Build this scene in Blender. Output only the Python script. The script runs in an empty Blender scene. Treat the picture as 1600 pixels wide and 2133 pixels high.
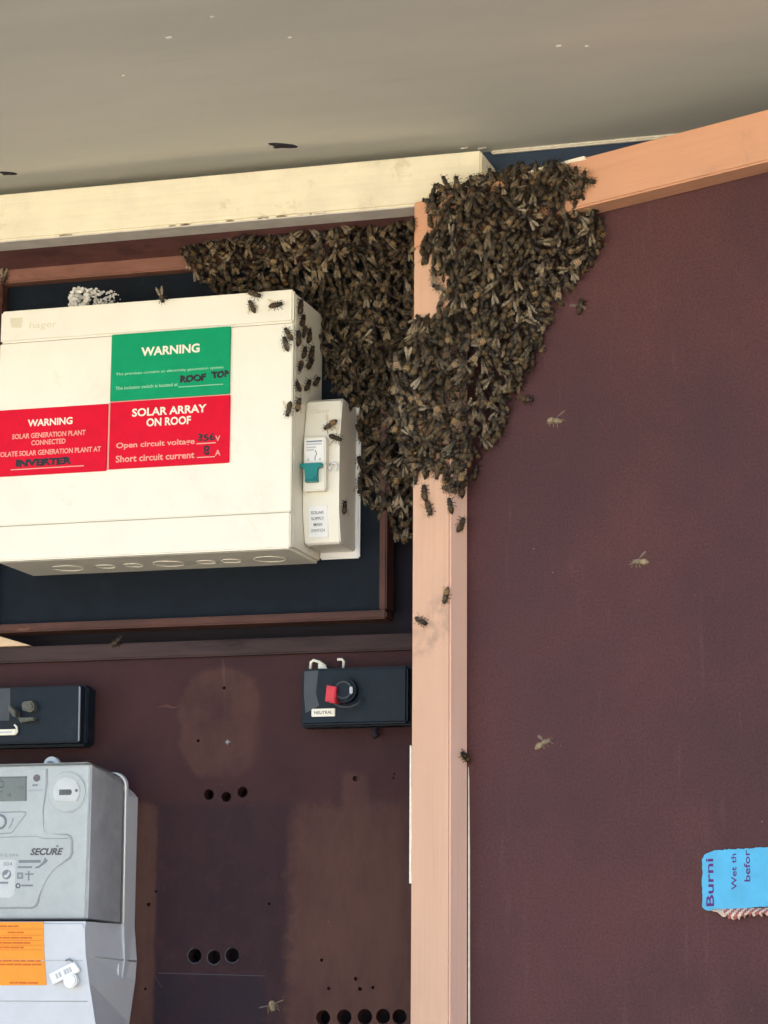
import bpy, bmesh, math, random
import numpy as np
from mathutils import Vector, Matrix

R = math.radians
random.seed(7)
rng = np.random.default_rng(11)
scene = bpy.context.scene
COL = scene.collection

# ------------------------------------------------------------------ camera
cam_data = bpy.data.cameras.new('camera')
cam = bpy.data.objects.new('camera', cam_data)
COL.objects.link(cam)
scene.camera = cam
cam_data.sensor_fit = 'HORIZONTAL'
cam_data.sensor_width = 36.0
cam_data.lens = 36.0 * 5133.0 / 1600.0
cam_data.clip_start = 0.02
cam_data.clip_end = 900.0
PITCH, YAW, ROLL = R(10.852), R(16.80), R(0.4)
fwd = Vector((-math.sin(YAW) * math.cos(PITCH), math.cos(YAW) * math.cos(PITCH), math.sin(PITCH)))
rgt = Vector((math.cos(YAW), math.sin(YAW), 0))
upv = rgt.cross(fwd)
r2 = rgt * math.cos(ROLL) + upv * math.sin(ROLL)
u2 = -rgt * math.sin(ROLL) + upv * math.cos(ROLL)
m = Matrix((r2, u2, -fwd)).transposed().to_4x4()
m.translation = Vector((0.6046, -2.0026, -0.4010))
cam.matrix_world = m

# ------------------------------------------------------------------ sky and sun: the wall is in the shade of its own house, lit by the sky and the sunlit yard
SUN_ELEV, SUN_AZ = 42.0, 170.0        # azimuth: degrees to the right of straight out from the wall
world = bpy.data.worlds.new('World')
scene.world = world
world.use_nodes = True
wn = world.node_tree
bg = wn.nodes['Background']
sky = wn.nodes.new('ShaderNodeTexSky')
sky.sky_type = 'NISHITA'
sky.sun_disc = False
sky.sun_elevation = R(SUN_ELEV)
sky.sun_rotation = R(180 - SUN_AZ)
sky.air_density = 1.0
sky.dust_density = 4.0
wn.links.new(sky.outputs[0], bg.inputs[0])
bg.inputs[1].default_value = 0.12
sun_data = bpy.data.lights.new('sun', 'SUN')
sun_data.energy = 4.5
sun_data.angle = R(0.5)
sun_data.color = (1.0, 0.94, 0.84)
sun = bpy.data.objects.new('sun', sun_data)
COL.objects.link(sun)
to_sun = Vector((math.sin(R(SUN_AZ)) * math.cos(R(SUN_ELEV)), -math.cos(R(SUN_AZ)) * math.cos(R(SUN_ELEV)), math.sin(R(SUN_ELEV))))
sun.rotation_euler = to_sun.to_track_quat('Z', 'Y').to_euler()
sun.location = to_sun * 8
vs = scene.view_settings
vs.view_transform = 'Standard'
vs.look = 'None'
vs.gamma = 1.0
vs.use_curve_mapping = False
vs.exposure = 2.2
scene.cycles.use_denoising = True
scene.cycles.max_bounces = 5
scene.cycles.transparent_max_bounces = 6


# ------------------------------------------------------------------ materials
class Nodes:
    def __init__(self, name):
        self.mat = bpy.data.materials.new(name)
        self.mat.use_nodes = True
        self.t = self.mat.node_tree
        self.t.nodes.clear()
        self.out = self.t.nodes.new('ShaderNodeOutputMaterial')
        self._co = None
        self.off = (0, 0, 0)

    def n(self, kind, ins=None, **props):
        nd = self.t.nodes.new('ShaderNode' + kind)
        for k, v in props.items():
            setattr(nd, k, v)
        for k, v in (ins or {}).items():
            self.set(nd.inputs[k], v)
        return nd

    def set(self, sock, v):
        if isinstance(v, bpy.types.NodeSocket):
            self.t.links.new(v, sock)
        else:
            if sock.type == 'RGBA' and len(v) == 3:
                v = (*v, 1)
            sock.default_value = v

    @property
    def co(self):
        if self._co is None:
            self._co = self.n('TexCoord').outputs['Object']
        return self._co

    def math(self, op, a, b=0.0, c=0.0, clamp=False):
        nd = self.n('Math', operation=op, use_clamp=clamp)
        for i, v in enumerate((a, b, c)):
            self.set(nd.inputs[i], v)
        return nd.outputs[0]

    def noise(self, scale, detail=5, rough=0.6, vec=None, stretch=None, dist=0.0):
        vec = vec or self.co
        if stretch:
            vec = self.n('Mapping', {'Vector': vec, 'Scale': stretch}).outputs[0]
        return self.n('TexNoise', {'Vector': vec, 'Scale': scale, 'Detail': detail, 'Roughness': rough, 'Distortion': dist}).outputs['Fac']

    def step(self, v, lo, hi):
        return self.n('MapRange', {'Value': v, 'From Min': lo, 'From Max': hi}, interpolation_type='SMOOTHSTEP').outputs[0]

    def mix(self, fac, a, b):
        nd = self.n('Mix', data_type='RGBA')
        self.set(nd.inputs[0], fac)
        self.set(nd.inputs[6], a)
        self.set(nd.inputs[7], b)
        return nd.outputs[2]

    def box(self, x0, x1, z0, z1, rad, soft, wob=0.0):
        """mask 1 inside a rounded rectangle of the object's x/z plane, edge worn by noise"""
        s = self.n('SeparateXYZ', {0: self.n('VectorMath', {0: self.co, 1: self.off}, operation='ADD').outputs[0]})
        hx, hz = (x1 - x0) / 2 - rad, (z1 - z0) / 2 - rad
        dx = self.math('MAXIMUM', self.math('SUBTRACT', self.math('ABSOLUTE', self.math('SUBTRACT', s.outputs[0], (x0 + x1) / 2)), hx), 0.0)
        dz = self.math('MAXIMUM', self.math('SUBTRACT', self.math('ABSOLUTE', self.math('SUBTRACT', s.outputs[2], (z0 + z1) / 2)), hz), 0.0)
        d = self.math('SUBTRACT', self.math('SQRT', self.math('ADD', self.math('MULTIPLY', dx, dx), self.math('MULTIPLY', dz, dz))), rad)
        if wob:
            d = self.math('ADD', d, self.math('MULTIPLY', self.math('SUBTRACT', self.noise(45, 7, .75), 0.5), wob))
        return self.step(d, soft, -soft)

    def finish(self, color, rough=0.6, bump=None, bump_d=0.0005, spec=0.4, **extra):
        b = self.n('BsdfPrincipled', {'Base Color': color, 'Roughness': rough, 'Specular IOR Level': spec})
        for k, v in extra.items():
            self.set(b.inputs[k.replace('_', ' ')], v)
        if bump is not None:
            bn = self.n('Bump', {'Height': bump, 'Strength': 1.0, 'Distance': bump_d})
            self.t.links.new(bn.outputs[0], b.inputs['Normal'])
        self.t.links.new(b.outputs[0], self.out.inputs[0])
        return self.mat


def plain(name, c, rough=0.5, var=0.12, scale=60, spec=0.4, bump=0.0002, c2=None, lo=0.62, hi=0.78, dirt_scale=25, stretch=None, grain=None, grain_amt=.25, smudge=None):
    """paint or plastic: base colour with faint mottling, sparse dirt of colour c2, fine relief"""
    k = Nodes(name)
    a = k.noise(scale, 4, .62, stretch=stretch)
    dark = tuple(v * (1 - var) for v in c)
    lite = tuple(min(1, v * (1 + var)) for v in c)
    col = k.mix(k.step(a, 0.25, 0.75), dark, lite)
    if c2:
        col = k.mix(k.step(k.noise(dirt_scale, 5, .7, stretch=stretch), lo, hi), col, c2)
    if grain:                                   # brush marks and raised wood grain along one axis
        gr = k.noise(240, 3, .6, stretch=grain)
        col = k.mix(k.math('MULTIPLY', k.step(gr, .45, .75), grain_amt), col, tuple(v * .72 for v in c))
    if smudge:                                  # greasy hand and dirt marks
        sm = k.math('MULTIPLY', k.step(k.noise(13, 3, .5), .56, .70), k.step(k.noise(90, 5, .7), .35, .7))
        col = k.mix(k.math('MULTIPLY', sm, .55), col, smudge)
    rg = k.math('ADD', k.math('MULTIPLY', a, 0.2), rough - 0.1)
    return k.finish(col, rg, k.noise(240, 3, .6, stretch=grain) if grain else k.noise(scale * 9, 2, .6), bump, spec)


M = {}
M['cream_paint'] = plain('cream_paint', (.80, .745, .56), .55, .05, 30, c2=(.56, .48, .33), lo=.58, hi=.80, dirt_scale=36, bump=.0004, grain=(.04, 1, 1), grain_amt=.18, smudge=(.45, .38, .27))
M['rail_under'] = plain('undercoat_grey', (.60, .56, .50), .7, .1, 60)
M['salmon'] = plain('salmon_paint', (.64, .395, .27), .5, .06, 14, c2=(.42, .24, .15), lo=.60, hi=.82, dirt_scale=22, bump=.0003, stretch=(1, 1, .35), grain=(1, 1, .03), smudge=(.27, .19, .14))
M['salmon_rail'] = plain('salmon_paint_rail', (.64, .335, .20), .5, .06, 14, c2=(.44, .24, .15), lo=.60, hi=.82, dirt_scale=22, bump=.0003, stretch=(.35, 1, 1), grain=(.03, 1, 1), smudge=(.30, .19, .13))
M['salmon_pale'] = plain('salmon_paint_pale', (.80, .53, .42), .5, .04, 14, bump=.0003, stretch=(1, 1, .35), grain=(1, 1, .03), grain_amt=.15)
M['bare_edge'] = plain('chipped_cream_paint', (.85, .80, .66), .6, .1, 200)
M['brown_in'] = plain('cabinet_brown', (.17, .075, .070), .65, .2, 40, c2=(.11, .048, .046), lo=.5, hi=.7, spec=.2)
M['frame_brown'] = plain('frame_brown', (.085, .036, .026), .5, .25, 45, c2=(.24, .10, .055), lo=.62, hi=.72, dirt_scale=70, stretch=(.3, 1, 1), spec=.2)
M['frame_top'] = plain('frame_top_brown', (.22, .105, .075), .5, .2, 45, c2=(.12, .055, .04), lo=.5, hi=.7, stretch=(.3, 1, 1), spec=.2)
M['batten'] = plain('batten_timber', (.055, .036, .036), .75, .3, 60, c2=(.024, .015, .017), lo=.5, hi=.68, stretch=(.15, 1, 1), spec=.15)
M['tan_wood'] = plain('tan_timber', (.62, .45, .28), .65, .12, 80, stretch=(.2, 1, 1))
M['slate'] = plain('dark_mounting_board', (.007, .0115, .0185), .6, .2, 60, c2=(.012, .020, .03), lo=.55, hi=.75, spec=.12)
M['recess'] = plain('recess_dark', (.014, .012, .022), .8, .2, 40)
M['wall_navy'] = plain('dark_wall_paint', (.030, .055, .10), .6, .15, 40)
M['white_abs'] = plain('ivory_plastic', (.82, .795, .68), .34, .03, 22, c2=(.64, .60, .46), lo=.62, hi=.82, dirt_scale=22, bump=.00005, smudge=(.72, .68, .55))
M['white_abs2'] = plain('ivory_plastic_isolator', (.82, .79, .68), .36, .02, 30, bump=.00005)
M['white'] = plain('white_plastic', (.82, .83, .82), .4, .03, 60)
M['seam'] = plain('seam_shadow_dirt', (.30, .24, .17), .8, .1, 60)
M['green_sign'] = plain('green_engraved_plastic', (.004, .30, .13), .42, .05, 60, bump=.00003, spec=.12)
M['red_sign'] = plain('red_engraved_plastic', (.66, .004, .028), .42, .06, 60, bump=.00003, spec=.12)
M['sign_core'] = plain('sign_core_pink', (.75, .35, .30), .6, .05, 60)
M['sign_white'] = plain('engraved_white', (.80, .78, .66), .6, .03, 60)
M['sign_pink'] = plain('engraved_pink', (.80, .36, .30), .6, .05, 60)
M['sign_mint'] = plain('engraved_mint', (.30, .62, .42), .6, .05, 60)
M['marker'] = plain('black_marker', (.012, .012, .02), .5, .2, 90)
M['emboss'] = plain('faint_mould_lettering', (.68, .63, .47), .5, .02, 60)
M['teal'] = plain('teal_plastic', (.0, .20, .19), .35, .05, 80)
M['print_grey'] = plain('grey_print', (.20, .24, .28), .6, .05, 80)
M['print_pale'] = plain('pale_print', (.50, .52, .54), .6, .05, 80)
M['print_dark'] = plain('dark_print', (.015, .017, .03), .5, .05, 80)
M['bakelite'] = plain('black_bakelite', (.007, .014, .022), .45, .2, 60, c2=(.016, .024, .032), lo=.55, hi=.8, spec=.18)
M['bakelite_grey'] = plain('worn_bakelite', (.045, .055, .065), .55, .2, 50)
M['olive_metal'] = plain('dull_olive_metal', (.09, .095, .075), .55, .3, 200)
M['red_plastic'] = plain('faded_red_plastic', (.62, .035, .055), .5, .1, 120)
M['meter_grey'] = plain('meter_grey_plastic', (.64, .67, .66), .34, .03, 40, bump=.00005)
M['meter_blue'] = plain('meter_base_plastic', (.57, .60, .64), .36, .04, 40, bump=.00005)
M['meter_side'] = plain('meter_inner_side', (.54, .55, .58), .5, .10, 60)
M['meter_line'] = plain('meter_moulding_line', (.43, .45, .46), .5, .05, 60)
M['lcd'] = plain('lcd_glass', (.13, .16, .13), .2, .08, 60)
M['lcd_ink'] = plain('lcd_segment', (.03, .045, .04), .4, .05, 60)
M['led'] = plain('led_lens', (.09, .02, .03), .2, .1, 60)
M['orange'] = plain('orange_label', (.85, .31, .018), .5, .04, 60, bump=.00003)
M['orange_ink'] = plain('orange_label_print', (.62, .14, .01), .6, .05, 60)
M['foam'] = plain('old_white_foam', (.80, .79, .75), .9, .1, 300, bump=.0006)
M['soffit_scuff'] = plain('paint_scuff', (.74, .72, .65), .8, .1, 100)
M['sticker_blue'] = plain('blue_paper', (.075, .42, .68), .5, .10, 50)
M['sticker_purple'] = plain('purple_print', (.085, .012, .16), .6, .05, 80)
M['bounce_cut'] = plain('bounce_cut_dark', (.085, .065, .055), .9, .3, 8)
M['concrete'] = plain('pale_concrete', (.52, .47, .38), .85, .15, 3)
M['roof'] = plain('roof_sheet', (.20, .20, .20), .5, .1, 5)
M['brass'] = plain('hinge_metal', (.30, .25, .18), .4, .2, 80)

k = Nodes('soffit_paint')
a = k.noise(5, 7, .65, stretch=(.5, 1.6, 1))
col = k.mix(k.step(a, .25, .75), (.565, .565, .51), (.65, .645, .575))
fl = k.step(k.noise(60, 2, .5, stretch=(.22, 1, 1)), .74, .80)
col = k.mix(k.math('MULTIPLY', fl, .25), col, (.80, .78, .68))
col = k.mix(k.math('MULTIPLY', k.step(k.noise(26, 6, .7, stretch=(.15, 1, 1)), .56, .75), .25), col, (.40, .37, .33))
M['soffit'] = k.finish(col, .65, k.noise(160, 4, .6, stretch=(.6, 1, 1)), .00015, .2)

k = Nodes('door_panel_paint')
a = k.noise(6, 6, .6)
col = k.mix(k.step(a, .25, .78), (.076, .037, .041), (.122, .050, .049))
col = k.mix(k.step(k.noise(9, 7, .7, stretch=(1, 1, .25)), .52, .80), col, (.136, .061, .057))
col = k.mix(k.math('MULTIPLY', k.step(k.noise(110, 3, .6, stretch=(1, 1, .12)), .60, .75), .14), col, (.20, .11, .10))
col = k.mix(k.step(k.noise(170, 2, .5), .745, .775), col, (.24, .15, .14))
col = k.mix(k.math('MULTIPLY', k.step(k.noise(520, 3, .7), .35, .70), .50), col, (.040, .019, .022))
M['door_panel'] = k.finish(col, k.math('ADD', k.math('MULTIPLY', a, .25), .46), k.noise(500, 4, .7), .0006, .13)

# lower board: several coats, with unpainted ghosts of fittings that were removed
k = Nodes('fuse_board_paint')
k.off = (-.25, 0, -.78)                     # the cabinet's base point
a = k.noise(14, 7, .65)
col = k.mix(k.step(a, .2, .8), (.036, .0165, .019), (.060, .026, .027))
wear = k.step(k.noise(30, 8, .7, stretch=(1, 1, .35)), .35, .75)
pale = k.mix(wear, (.092, .045, .035), (.058, .028, .026))
dark = k.mix(wear, (.025, .0140, .019), (.040, .020, .022))
col = k.mix(k.math('MULTIPLY', k.box(-.213, -.083, -.60, -.250, .004, .005, .035), .85), col, dark)
col = k.mix(k.math('MULTIPLY', k.box(-.206, -.100, -.60, -.394, .002, .003, .010), .7), col, (.019, .0145, .022))
col = k.mix(k.box(-.260, -.2035, -.60, -.247, .010, .0025, .010), col, pale)
col = k.mix(k.math('MULTIPLY', k.box(-.184, -.1115, -.226, -.132, .030, .0035, .022), k.math('MULTIPLY', k.step(k.noise(22, 5, .6), .22, .6), .75)), col, pale)
col = k.mix(k.box(-.080, .10, -.60, -.252, .022, .008, .050), col, pale)
col = k.mix(k.math('MULTIPLY', k.box(-.036, -.012, -.27, -.224, .006, .004, .02), .6), col, pale)
col = k.mix(k.math('MULTIPLY', k.step(k.noise(55, 3, .6, stretch=(1, 1, .1)), .66, .74), .3), col, (.16, .10, .08))
col = k.mix(k.step(k.noise(120, 2, .5), .775, .80), col, (.24, .15, .11))
M['fuse_board'] = k.finish(col, k.math('ADD', k.math('MULTIPLY', a, .3), .46), k.noise(300, 5, .7), .0006, .12)

k = Nodes('clear_cover')
gl = k.n('BsdfGlossy', {'Roughness': .06, 'Color': (1, 1, 1)})
tr = k.n('BsdfTransparent', {'Color': (.93, .95, .96)})
df = k.n('BsdfDiffuse', {'Color': (.55, .57, .60)})
fr = k.n('Fresnel', {'IOR': 1.45})
mx = k.n('MixShader', {0: fr.outputs[0], 1: tr.outputs[0], 2: gl.outputs[0]})
mx2 = k.n('MixShader', {0: k.math('MULTIPLY', k.noise(90, 6, .7), .26), 1: mx.outputs[0], 2: df.outputs[0]})
k.t.links.new(mx2.outputs[0], k.out.inputs[0])
M['clear'] = k.mat

k = Nodes('bee_body')
at = k.n('Attribute', attribute_name='hue')
tint = k.n('Attribute', attribute_name='tint').outputs['Fac']
fz = k.noise(1500, 2, .5)
col = k.mix(k.math('MULTIPLY', fz, .45), at.outputs['Color'], (.085, .058, .030))
hsv = k.n('HueSaturation', {'Value': k.math('ADD', k.math('MULTIPLY', k.math('POWER', tint, 1.6), 1.0), .28), 'Saturation': k.math('SUBTRACT', 1.08, k.math('MULTIPLY', k.math('MULTIPLY', tint, tint), .12)), 'Color': col})
M['bee'] = k.finish(hsv.outputs[0], .5, k.noise(2500, 2, .5), .0004, .45)

k = Nodes('bee_wing')
b = k.n('BsdfPrincipled', {'Base Color': (.46, .385, .26), 'Roughness': .28, 'Specular IOR Level': .8})
tr = k.n('BsdfTransparent', {'Color': (.9, .85, .75)})
tint = k.n('Attribute', attribute_name='tint').outputs['Fac']
mx = k.n('MixShader', {0: k.math('ADD', k.math('MULTIPLY', k.math('POWER', tint, 2.2), .46), .05), 1: tr.outputs[0], 2: b.outputs[0]})
k.t.links.new(mx.outputs[0], k.out.inputs[0])
M['wing'] = k.mat


# ------------------------------------------------------------------ object helpers
ORG = {}


def thing(name, label, cat, loc, group=None, rotz=0.0):
    o = bpy.data.objects.new(name, None)
    o.empty_display_size = .02
    COL.objects.link(o)
    o.location = loc
    o.rotation_euler[2] = rotz
    o['label'] = label
    o['category'] = cat
    if group:
        o['group'] = group
    ORG[o.name] = Vector((0, 0, 0)) if rotz else Vector(loc)
    return o


def tag(o, label, cat=None, group=None, kind=None):
    o['label'] = label
    if cat:
        o['category'] = cat
    if group:
        o['group'] = group
    if kind:
        o['kind'] = kind
    return o


def put(name, bm, mat, parent=None, smooth=False, auto=None):
    """link a bmesh given in world coordinates (or the parent's own, for a turned parent)"""
    me = bpy.data.meshes.new(name)
    if parent is not None:
        bmesh.ops.translate(bm, verts=bm.verts, vec=-ORG[parent.name])
    bmesh.ops.recalc_face_normals(bm, faces=bm.faces)
    bm.to_mesh(me)
    bm.free()
    for mt in (mat if isinstance(mat, (list, tuple)) else [mat]):
        me.materials.append(M[mt])
    if smooth:
        for p in me.polygons:
            p.use_smooth = True
    o = bpy.data.objects.new(name, me)
    COL.objects.link(o)
    o.parent = parent
    ORG[o.name] = ORG[parent.name] if parent is not None else Vector((0, 0, 0))
    return o


def b_box(bm, x0, x1, y0, y1, z0, z1, bev=0.0, seg=2):
    vs_ = [bm.verts.new((x, y, z)) for x in (x0, x1) for y in (y0, y1) for z in (z0, z1)]
    fs = [bm.faces.new([vs_[i] for i in q]) for q in ((0, 1, 3, 2), (4, 6, 7, 5), (0, 4, 5, 1), (2, 3, 7, 6), (0, 2, 6, 4), (1, 5, 7, 3))]
    if bev:
        es = list({e for f in fs for e in f.edges})
        bmesh.ops.bevel(bm, geom=es, offset=bev, segments=seg, affect='EDGES', clamp_overlap=True)
    return bm


def box(name, x0, x1, y0, y1, z0, z1, mat, parent=None, bev=0.0, seg=2):
    return put(name, b_box(bmesh.new(), x0, x1, y0, y1, z0, z1, bev, seg), mat, parent)


def b_prism(bm, pts, y0, y1, bev=0.0, seg=2):
    """polygon of (x, z) points extruded from y0 (front) to y1"""
    fr_ = [bm.verts.new((x, y0, z)) for x, z in pts]
    bk = [bm.verts.new((x, y1, z)) for x, z in pts]
    f = bm.faces.new(fr_)
    bm.faces.new(bk[::-1])
    n = len(pts)
    for i in range(n):
        bm.faces.new((fr_[i], bk[i], bk[(i + 1) % n], fr_[(i + 1) % n]))
    if bev:
        bmesh.ops.bevel(bm, geom=list(f.edges), offset=bev, segments=seg, affect='EDGES', clamp_overlap=True)
    return bm


def prism(name, pts, y0, y1, mat, parent=None, bev=0.0, seg=2):
    return put(name, b_prism(bmesh.new(), pts, y0, y1, bev, seg), mat, parent)


def b_disc(bm, x, z, r, y0, y1, n=28, bev=0.0):
    return b_prism(bm, [(x + r * math.cos(2 * math.pi * i / n), z + r * math.sin(2 * math.pi * i / n)) for i in range(n)], y0, y1, bev)


def disc(name, x, z, r, y0, y1, mat, parent=None, n=28, bev=0.0):
    return put(name, b_disc(bmesh.new(), x, z, r, y0, y1, n, bev), mat, parent)


def b_tube(bm, pts, r, n=8, closed=False):
    pts = [Vector(p) for p in pts]
    rings = []
    N = len(pts)
    for i, p in enumerate(pts):
        a_ = pts[(i - 1) % N] if (closed or i > 0) else p
        c_ = pts[(i + 1) % N] if (closed or i < N - 1) else p
        t = (c_ - a_).normalized()
        s = t.orthogonal().normalized() if abs(t.y) > .95 else t.cross(Vector((0, 1, 0))).normalized()
        w = t.cross(s)
        rings.append([bm.verts.new(p + (s * math.cos(2 * math.pi * j / n) + w * math.sin(2 * math.pi * j / n)) * r) for j in range(n)])
    for i in range(N if closed else N - 1):
        A, B = rings[i], rings[(i + 1) % N]
        for j in range(n):
            bm.faces.new((A[j], A[(j + 1) % n], B[(j + 1) % n], B[j]))
    if not closed:
        bm.faces.new(rings[0][::-1])
        bm.faces.new(rings[-1])
    return bm


def tube(name, pts, r, mat, parent=None, n=8, closed=False):
    return put(name, b_tube(bmesh.new(), pts, r, n, closed), mat, parent, smooth=True)


def ring_pts(x, y, z, r, axis='z', n=28, a0=0.0, a1=360.0):
    o = []
    full = abs(a1 - a0) >= 360
    for i in range(n):
        t = R(a0 + (a1 - a0) * i / (n if full else n - 1))
        c_, s_ = r * math.cos(t), r * math.sin(t)
        o.append((x + c_, y + s_, z) if axis == 'z' else (x + c_, y, z + s_))
    return o


def text(name, body, x0, x1, zc, h, y, mat, parent, bold=0.0, shear=0.0, rot=0.0, jitter=0.0, thick=.00012, flip90=False):
    """lettering fitted to x0..x1 and height h about zc, standing `thick` proud of the plane y (facing -y)"""
    vx, vz, faces = [], [], []
    glyphs = [body] if not jitter else None
    cu = bpy.data.curves.new('t', 'FONT')
    cu.body = body
    cu.offset = bold
    cu.shear = shear
    cu.resolution_u = 3
    ob = bpy.data.objects.new('t', cu)
    COL.objects.link(ob)
    dg = bpy.context.evaluated_depsgraph_get()
    me0 = bpy.data.meshes.new_from_object(ob.evaluated_get(dg))
    bpy.data.objects.remove(ob)
    co = np.array([v.co for v in me0.vertices])[:, :2]
    if jitter:
        # hand lettering: shake the outline with a smooth displacement
        co = co + jitter * np.stack([np.sin(co[:, 1] * 9 + co[:, 0] * 5.3), np.sin(co[:, 0] * 4.7 + 1.3) + .5 * np.sin(co[:, 0] * 11.1)], 1)
    lo, hi = co.min(0), co.max(0)
    u = (co - lo) / (hi - lo) - .5
    px, pz = u[:, 0] * (x1 - x0), u[:, 1] * h
    if flip90:
        px, pz = -u[:, 1] * h, u[:, 0] * (x1 - x0)
        cx_, cz_ = zc
    else:
        cx_, cz_ = (x0 + x1) / 2, zc
    c_, s_ = math.cos(rot), math.sin(rot)
    X, Z = cx_ + px * c_ - pz * s_, cz_ + px * s_ + pz * c_
    bm = bmesh.new()
    vv = [bm.verts.new((X[i], y - thick, Z[i])) for i in range(len(X))]
    for p in me0.polygons:
        try:
            bm.faces.new([vv[i] for i in p.vertices])
        except ValueError:
            pass
    bpy.data.meshes.remove(me0)
    bmesh.ops.dissolve_degenerate(bm, dist=1e-7, edges=bm.edges)
    r_ = bmesh.ops.extrude_face_region(bm, geom=list(bm.faces))
    bmesh.ops.translate(bm, verts=[v for v in r_['geom'] if isinstance(v, bmesh.types.BMVert)], vec=(0, thick * .8, 0))
    return put(name, bm, mat, parent)


M['chip_brown'] = plain('bare_weathered_timber', (.30, .23, .15), .8, .2, 200)
# ------------------------------------------------------------------ the setting
GZ = -1.95
g = bmesh.new()
b_box(g, -300, 300, -300, 300, GZ - .2, GZ)
tag(put('ground', g, 'concrete'), 'pale concrete yard in front of the house', kind='structure')

g = bmesh.new()  # unseen dark strip, added so less light bounces up near the wall
b_box(g, -5, 6, -2.7, -.046, GZ - .1, GZ + .01, .004)
tag(put('bounce_cut_strip', g, 'bounce_cut'), 'unseen dark ground strip added along the foot of the house wall to cut bounced light', kind='structure')

house = thing('house', 'weathered grey eave lining and dark wall of a house above the meter cabinet', 'house', (0, .3, GZ))
WY = -.045                                   # face of the house wall
SZ = .301                                    # height of the eave lining
box('wall', -4, -.62, WY, .30, GZ, SZ, 'wall_navy', house)
box('wall', .100, 5, WY, .30, GZ, SZ, 'wall_navy', house)
box('wall', -.62, .100, WY, .30, .2875, SZ, 'wall_navy', house)
box('wall', -.62, .100, WY, .30, GZ, -.78, 'wall_navy', house)
bm = bmesh.new()
b_box(bm, -4, 5, -.58, .30, SZ, SZ + .006)
soffit = tag(put('eave_lining', bm, 'soffit', house), 'weathered grey beige eave lining with scuffs')
box('fascia', -4, 5, -.605, -.581, SZ - .03, SZ + .16, 'cream_paint', house, .003)
bm = bmesh.new()
b_prism(bm, [(-4, 0), (5, 0), (5, 1), (-4, 1)], 0, 1)
for v in bm.verts:                           # pitched roof sheet rising away from the eave
    y = -.63 if v.co.y == 0 else 2.6
    z0 = SZ + .17 + (y + .63) * .45
    v.co.z = z0 + (.03 if v.co.z else 0)
    v.co.y = y
put('roof', bm, 'roof', house)
# quad bead, broken off where the cabinet's top board begins
bm = bmesh.new()
b_box(bm, .108, 1.6, WY - .0045, WY, SZ - .0032, SZ, .0012)
rr = random.Random(3)
put('cover_bead', bm, 'bare_edge', house)
for (x, y, w, d) in ((-.065, -.365, .005, .0035), (-.018, -.394, .003, .003), (.024, -.340, .003, .002), (-.128, -.300, .003, .002),
                     (.215, -.268, .004, .002), (.236, -.262, .003, .002), (.085, -.062, .006, .002), (.099, -.058, .007, .002)):
    prism('paint_flake', [(x, SZ - .0009), (x + w, SZ - .0006), (x + w, SZ - .0001), (x, SZ - .0001)], y, y + d, 'soffit_scuff', house)

for cx_, cy_, sc_ in ((-.0591, -.1091, 1.0), (-.3170, -.1055, .6)):      # torn gouges in the lining
    gp = [(-.0125, -.0040), (-.0080, -.0055), (.0005, -.0050), (.0085, -.0035), (.0130, .0010), (.0075, .0035), (-.0010, .0040), (-.0060, .0065), (-.0085, .0060), (-.0050, .0030), (-.0100, -.0005), (-.0135, -.0030)]
    bm = bmesh.new()
    top_, bot_ = [], []
    for gu, gv in gp:
        x, y = cx_ + sc_ * (gu * .91 - gv * .41), cy_ + sc_ * (gu * .41 + gv * .91)
        top_.append(bm.verts.new((x, y, SZ + .0002)))
        bot_.append(bm.verts.new((cx_ + (x - cx_) * .9, cy_ + (y - cy_) * .9, SZ - .0012)))
    bm.faces.new(bot_)
    for i in range(len(gp)):
        j = (i + 1) % len(gp)
        bm.faces.new((top_[i], top_[j], bot_[j], bot_[i]))
    put('gouge', bm, 'recess', house)

# ------------------------------------------------------------------ meter cabinet
cab = thing('meter_cabinet', 'brown wooden meter cabinet with cream top board set into the wall', 'cabinet', (-.25, 0, -.78))
CT = .2425                                   # underside of the top board
bm = b_box(bmesh.new(), -.66, .1115, -.095, WY, CT, .2855, .0016, 2)
tag(put('top_board', bm, 'cream_paint', cab), 'cream painted timber board across the top')
rr = random.Random(21)
for i in range(15):                           # chipped paint along the lower front edge
    x = rr.choice((rr.gauss(-.13, .03), rr.gauss(-.06, .02), rr.uniform(-.33, .04)))
    w, h_ = rr.uniform(.0015, .010), rr.uniform(.0004, .0013)
    prism('paint_chip', [(x, CT + .0001), (x + w, CT + .0002), (x + w * .8, CT + h_ * .7), (x + w * .45, CT + h_), (x + w * .1, CT + h_ * .5)], -.0953, -.0935, 'chip_brown' if i % 3 else 'bare_edge', cab)
box('top_board_lining', -.62, .0985, -.0935, -.070, CT - .0012, CT - .0001, 'rail_under', cab)
box('header', -.60, .0985, -.0698, .030, CT - .0006, .2405 + .0445, 'brown_in', cab)
box('side_board', .062, .0985, -.0925, .032, -.78, CT - .0015, 'brown_in', cab)
box('side_board', -.62, -.600, -.0925, .032, -.78, CT - .0015, 'brown_in', cab)
box('back_board', -.600, .062, .030, .036, -.78, CT, 'recess', cab)
tag(box('mounting_board', -.3645, -.0008, 0, .012, -.0872, .2292, 'slate', cab, .0006), 'dark blue grey mounting board behind the switchboard')
box('frame_rail', -.372, .0062, -.012, .012, .2294, .2462, 'frame_top', cab, .0012, 2)
box('frame_rail', -.372, .0062, -.012, .012, -.0948, -.0873, 'frame_brown', cab, .0014, 2)
box('frame_stile', -.0006, .0060, -.0115, .012, -.0871, .2292, 'frame_brown', cab, .0012, 2)
box('frame_stile', -.3718, -.3647, -.0115, .012, -.0871, .2292, 'frame_brown', cab, .0012, 2)
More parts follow.
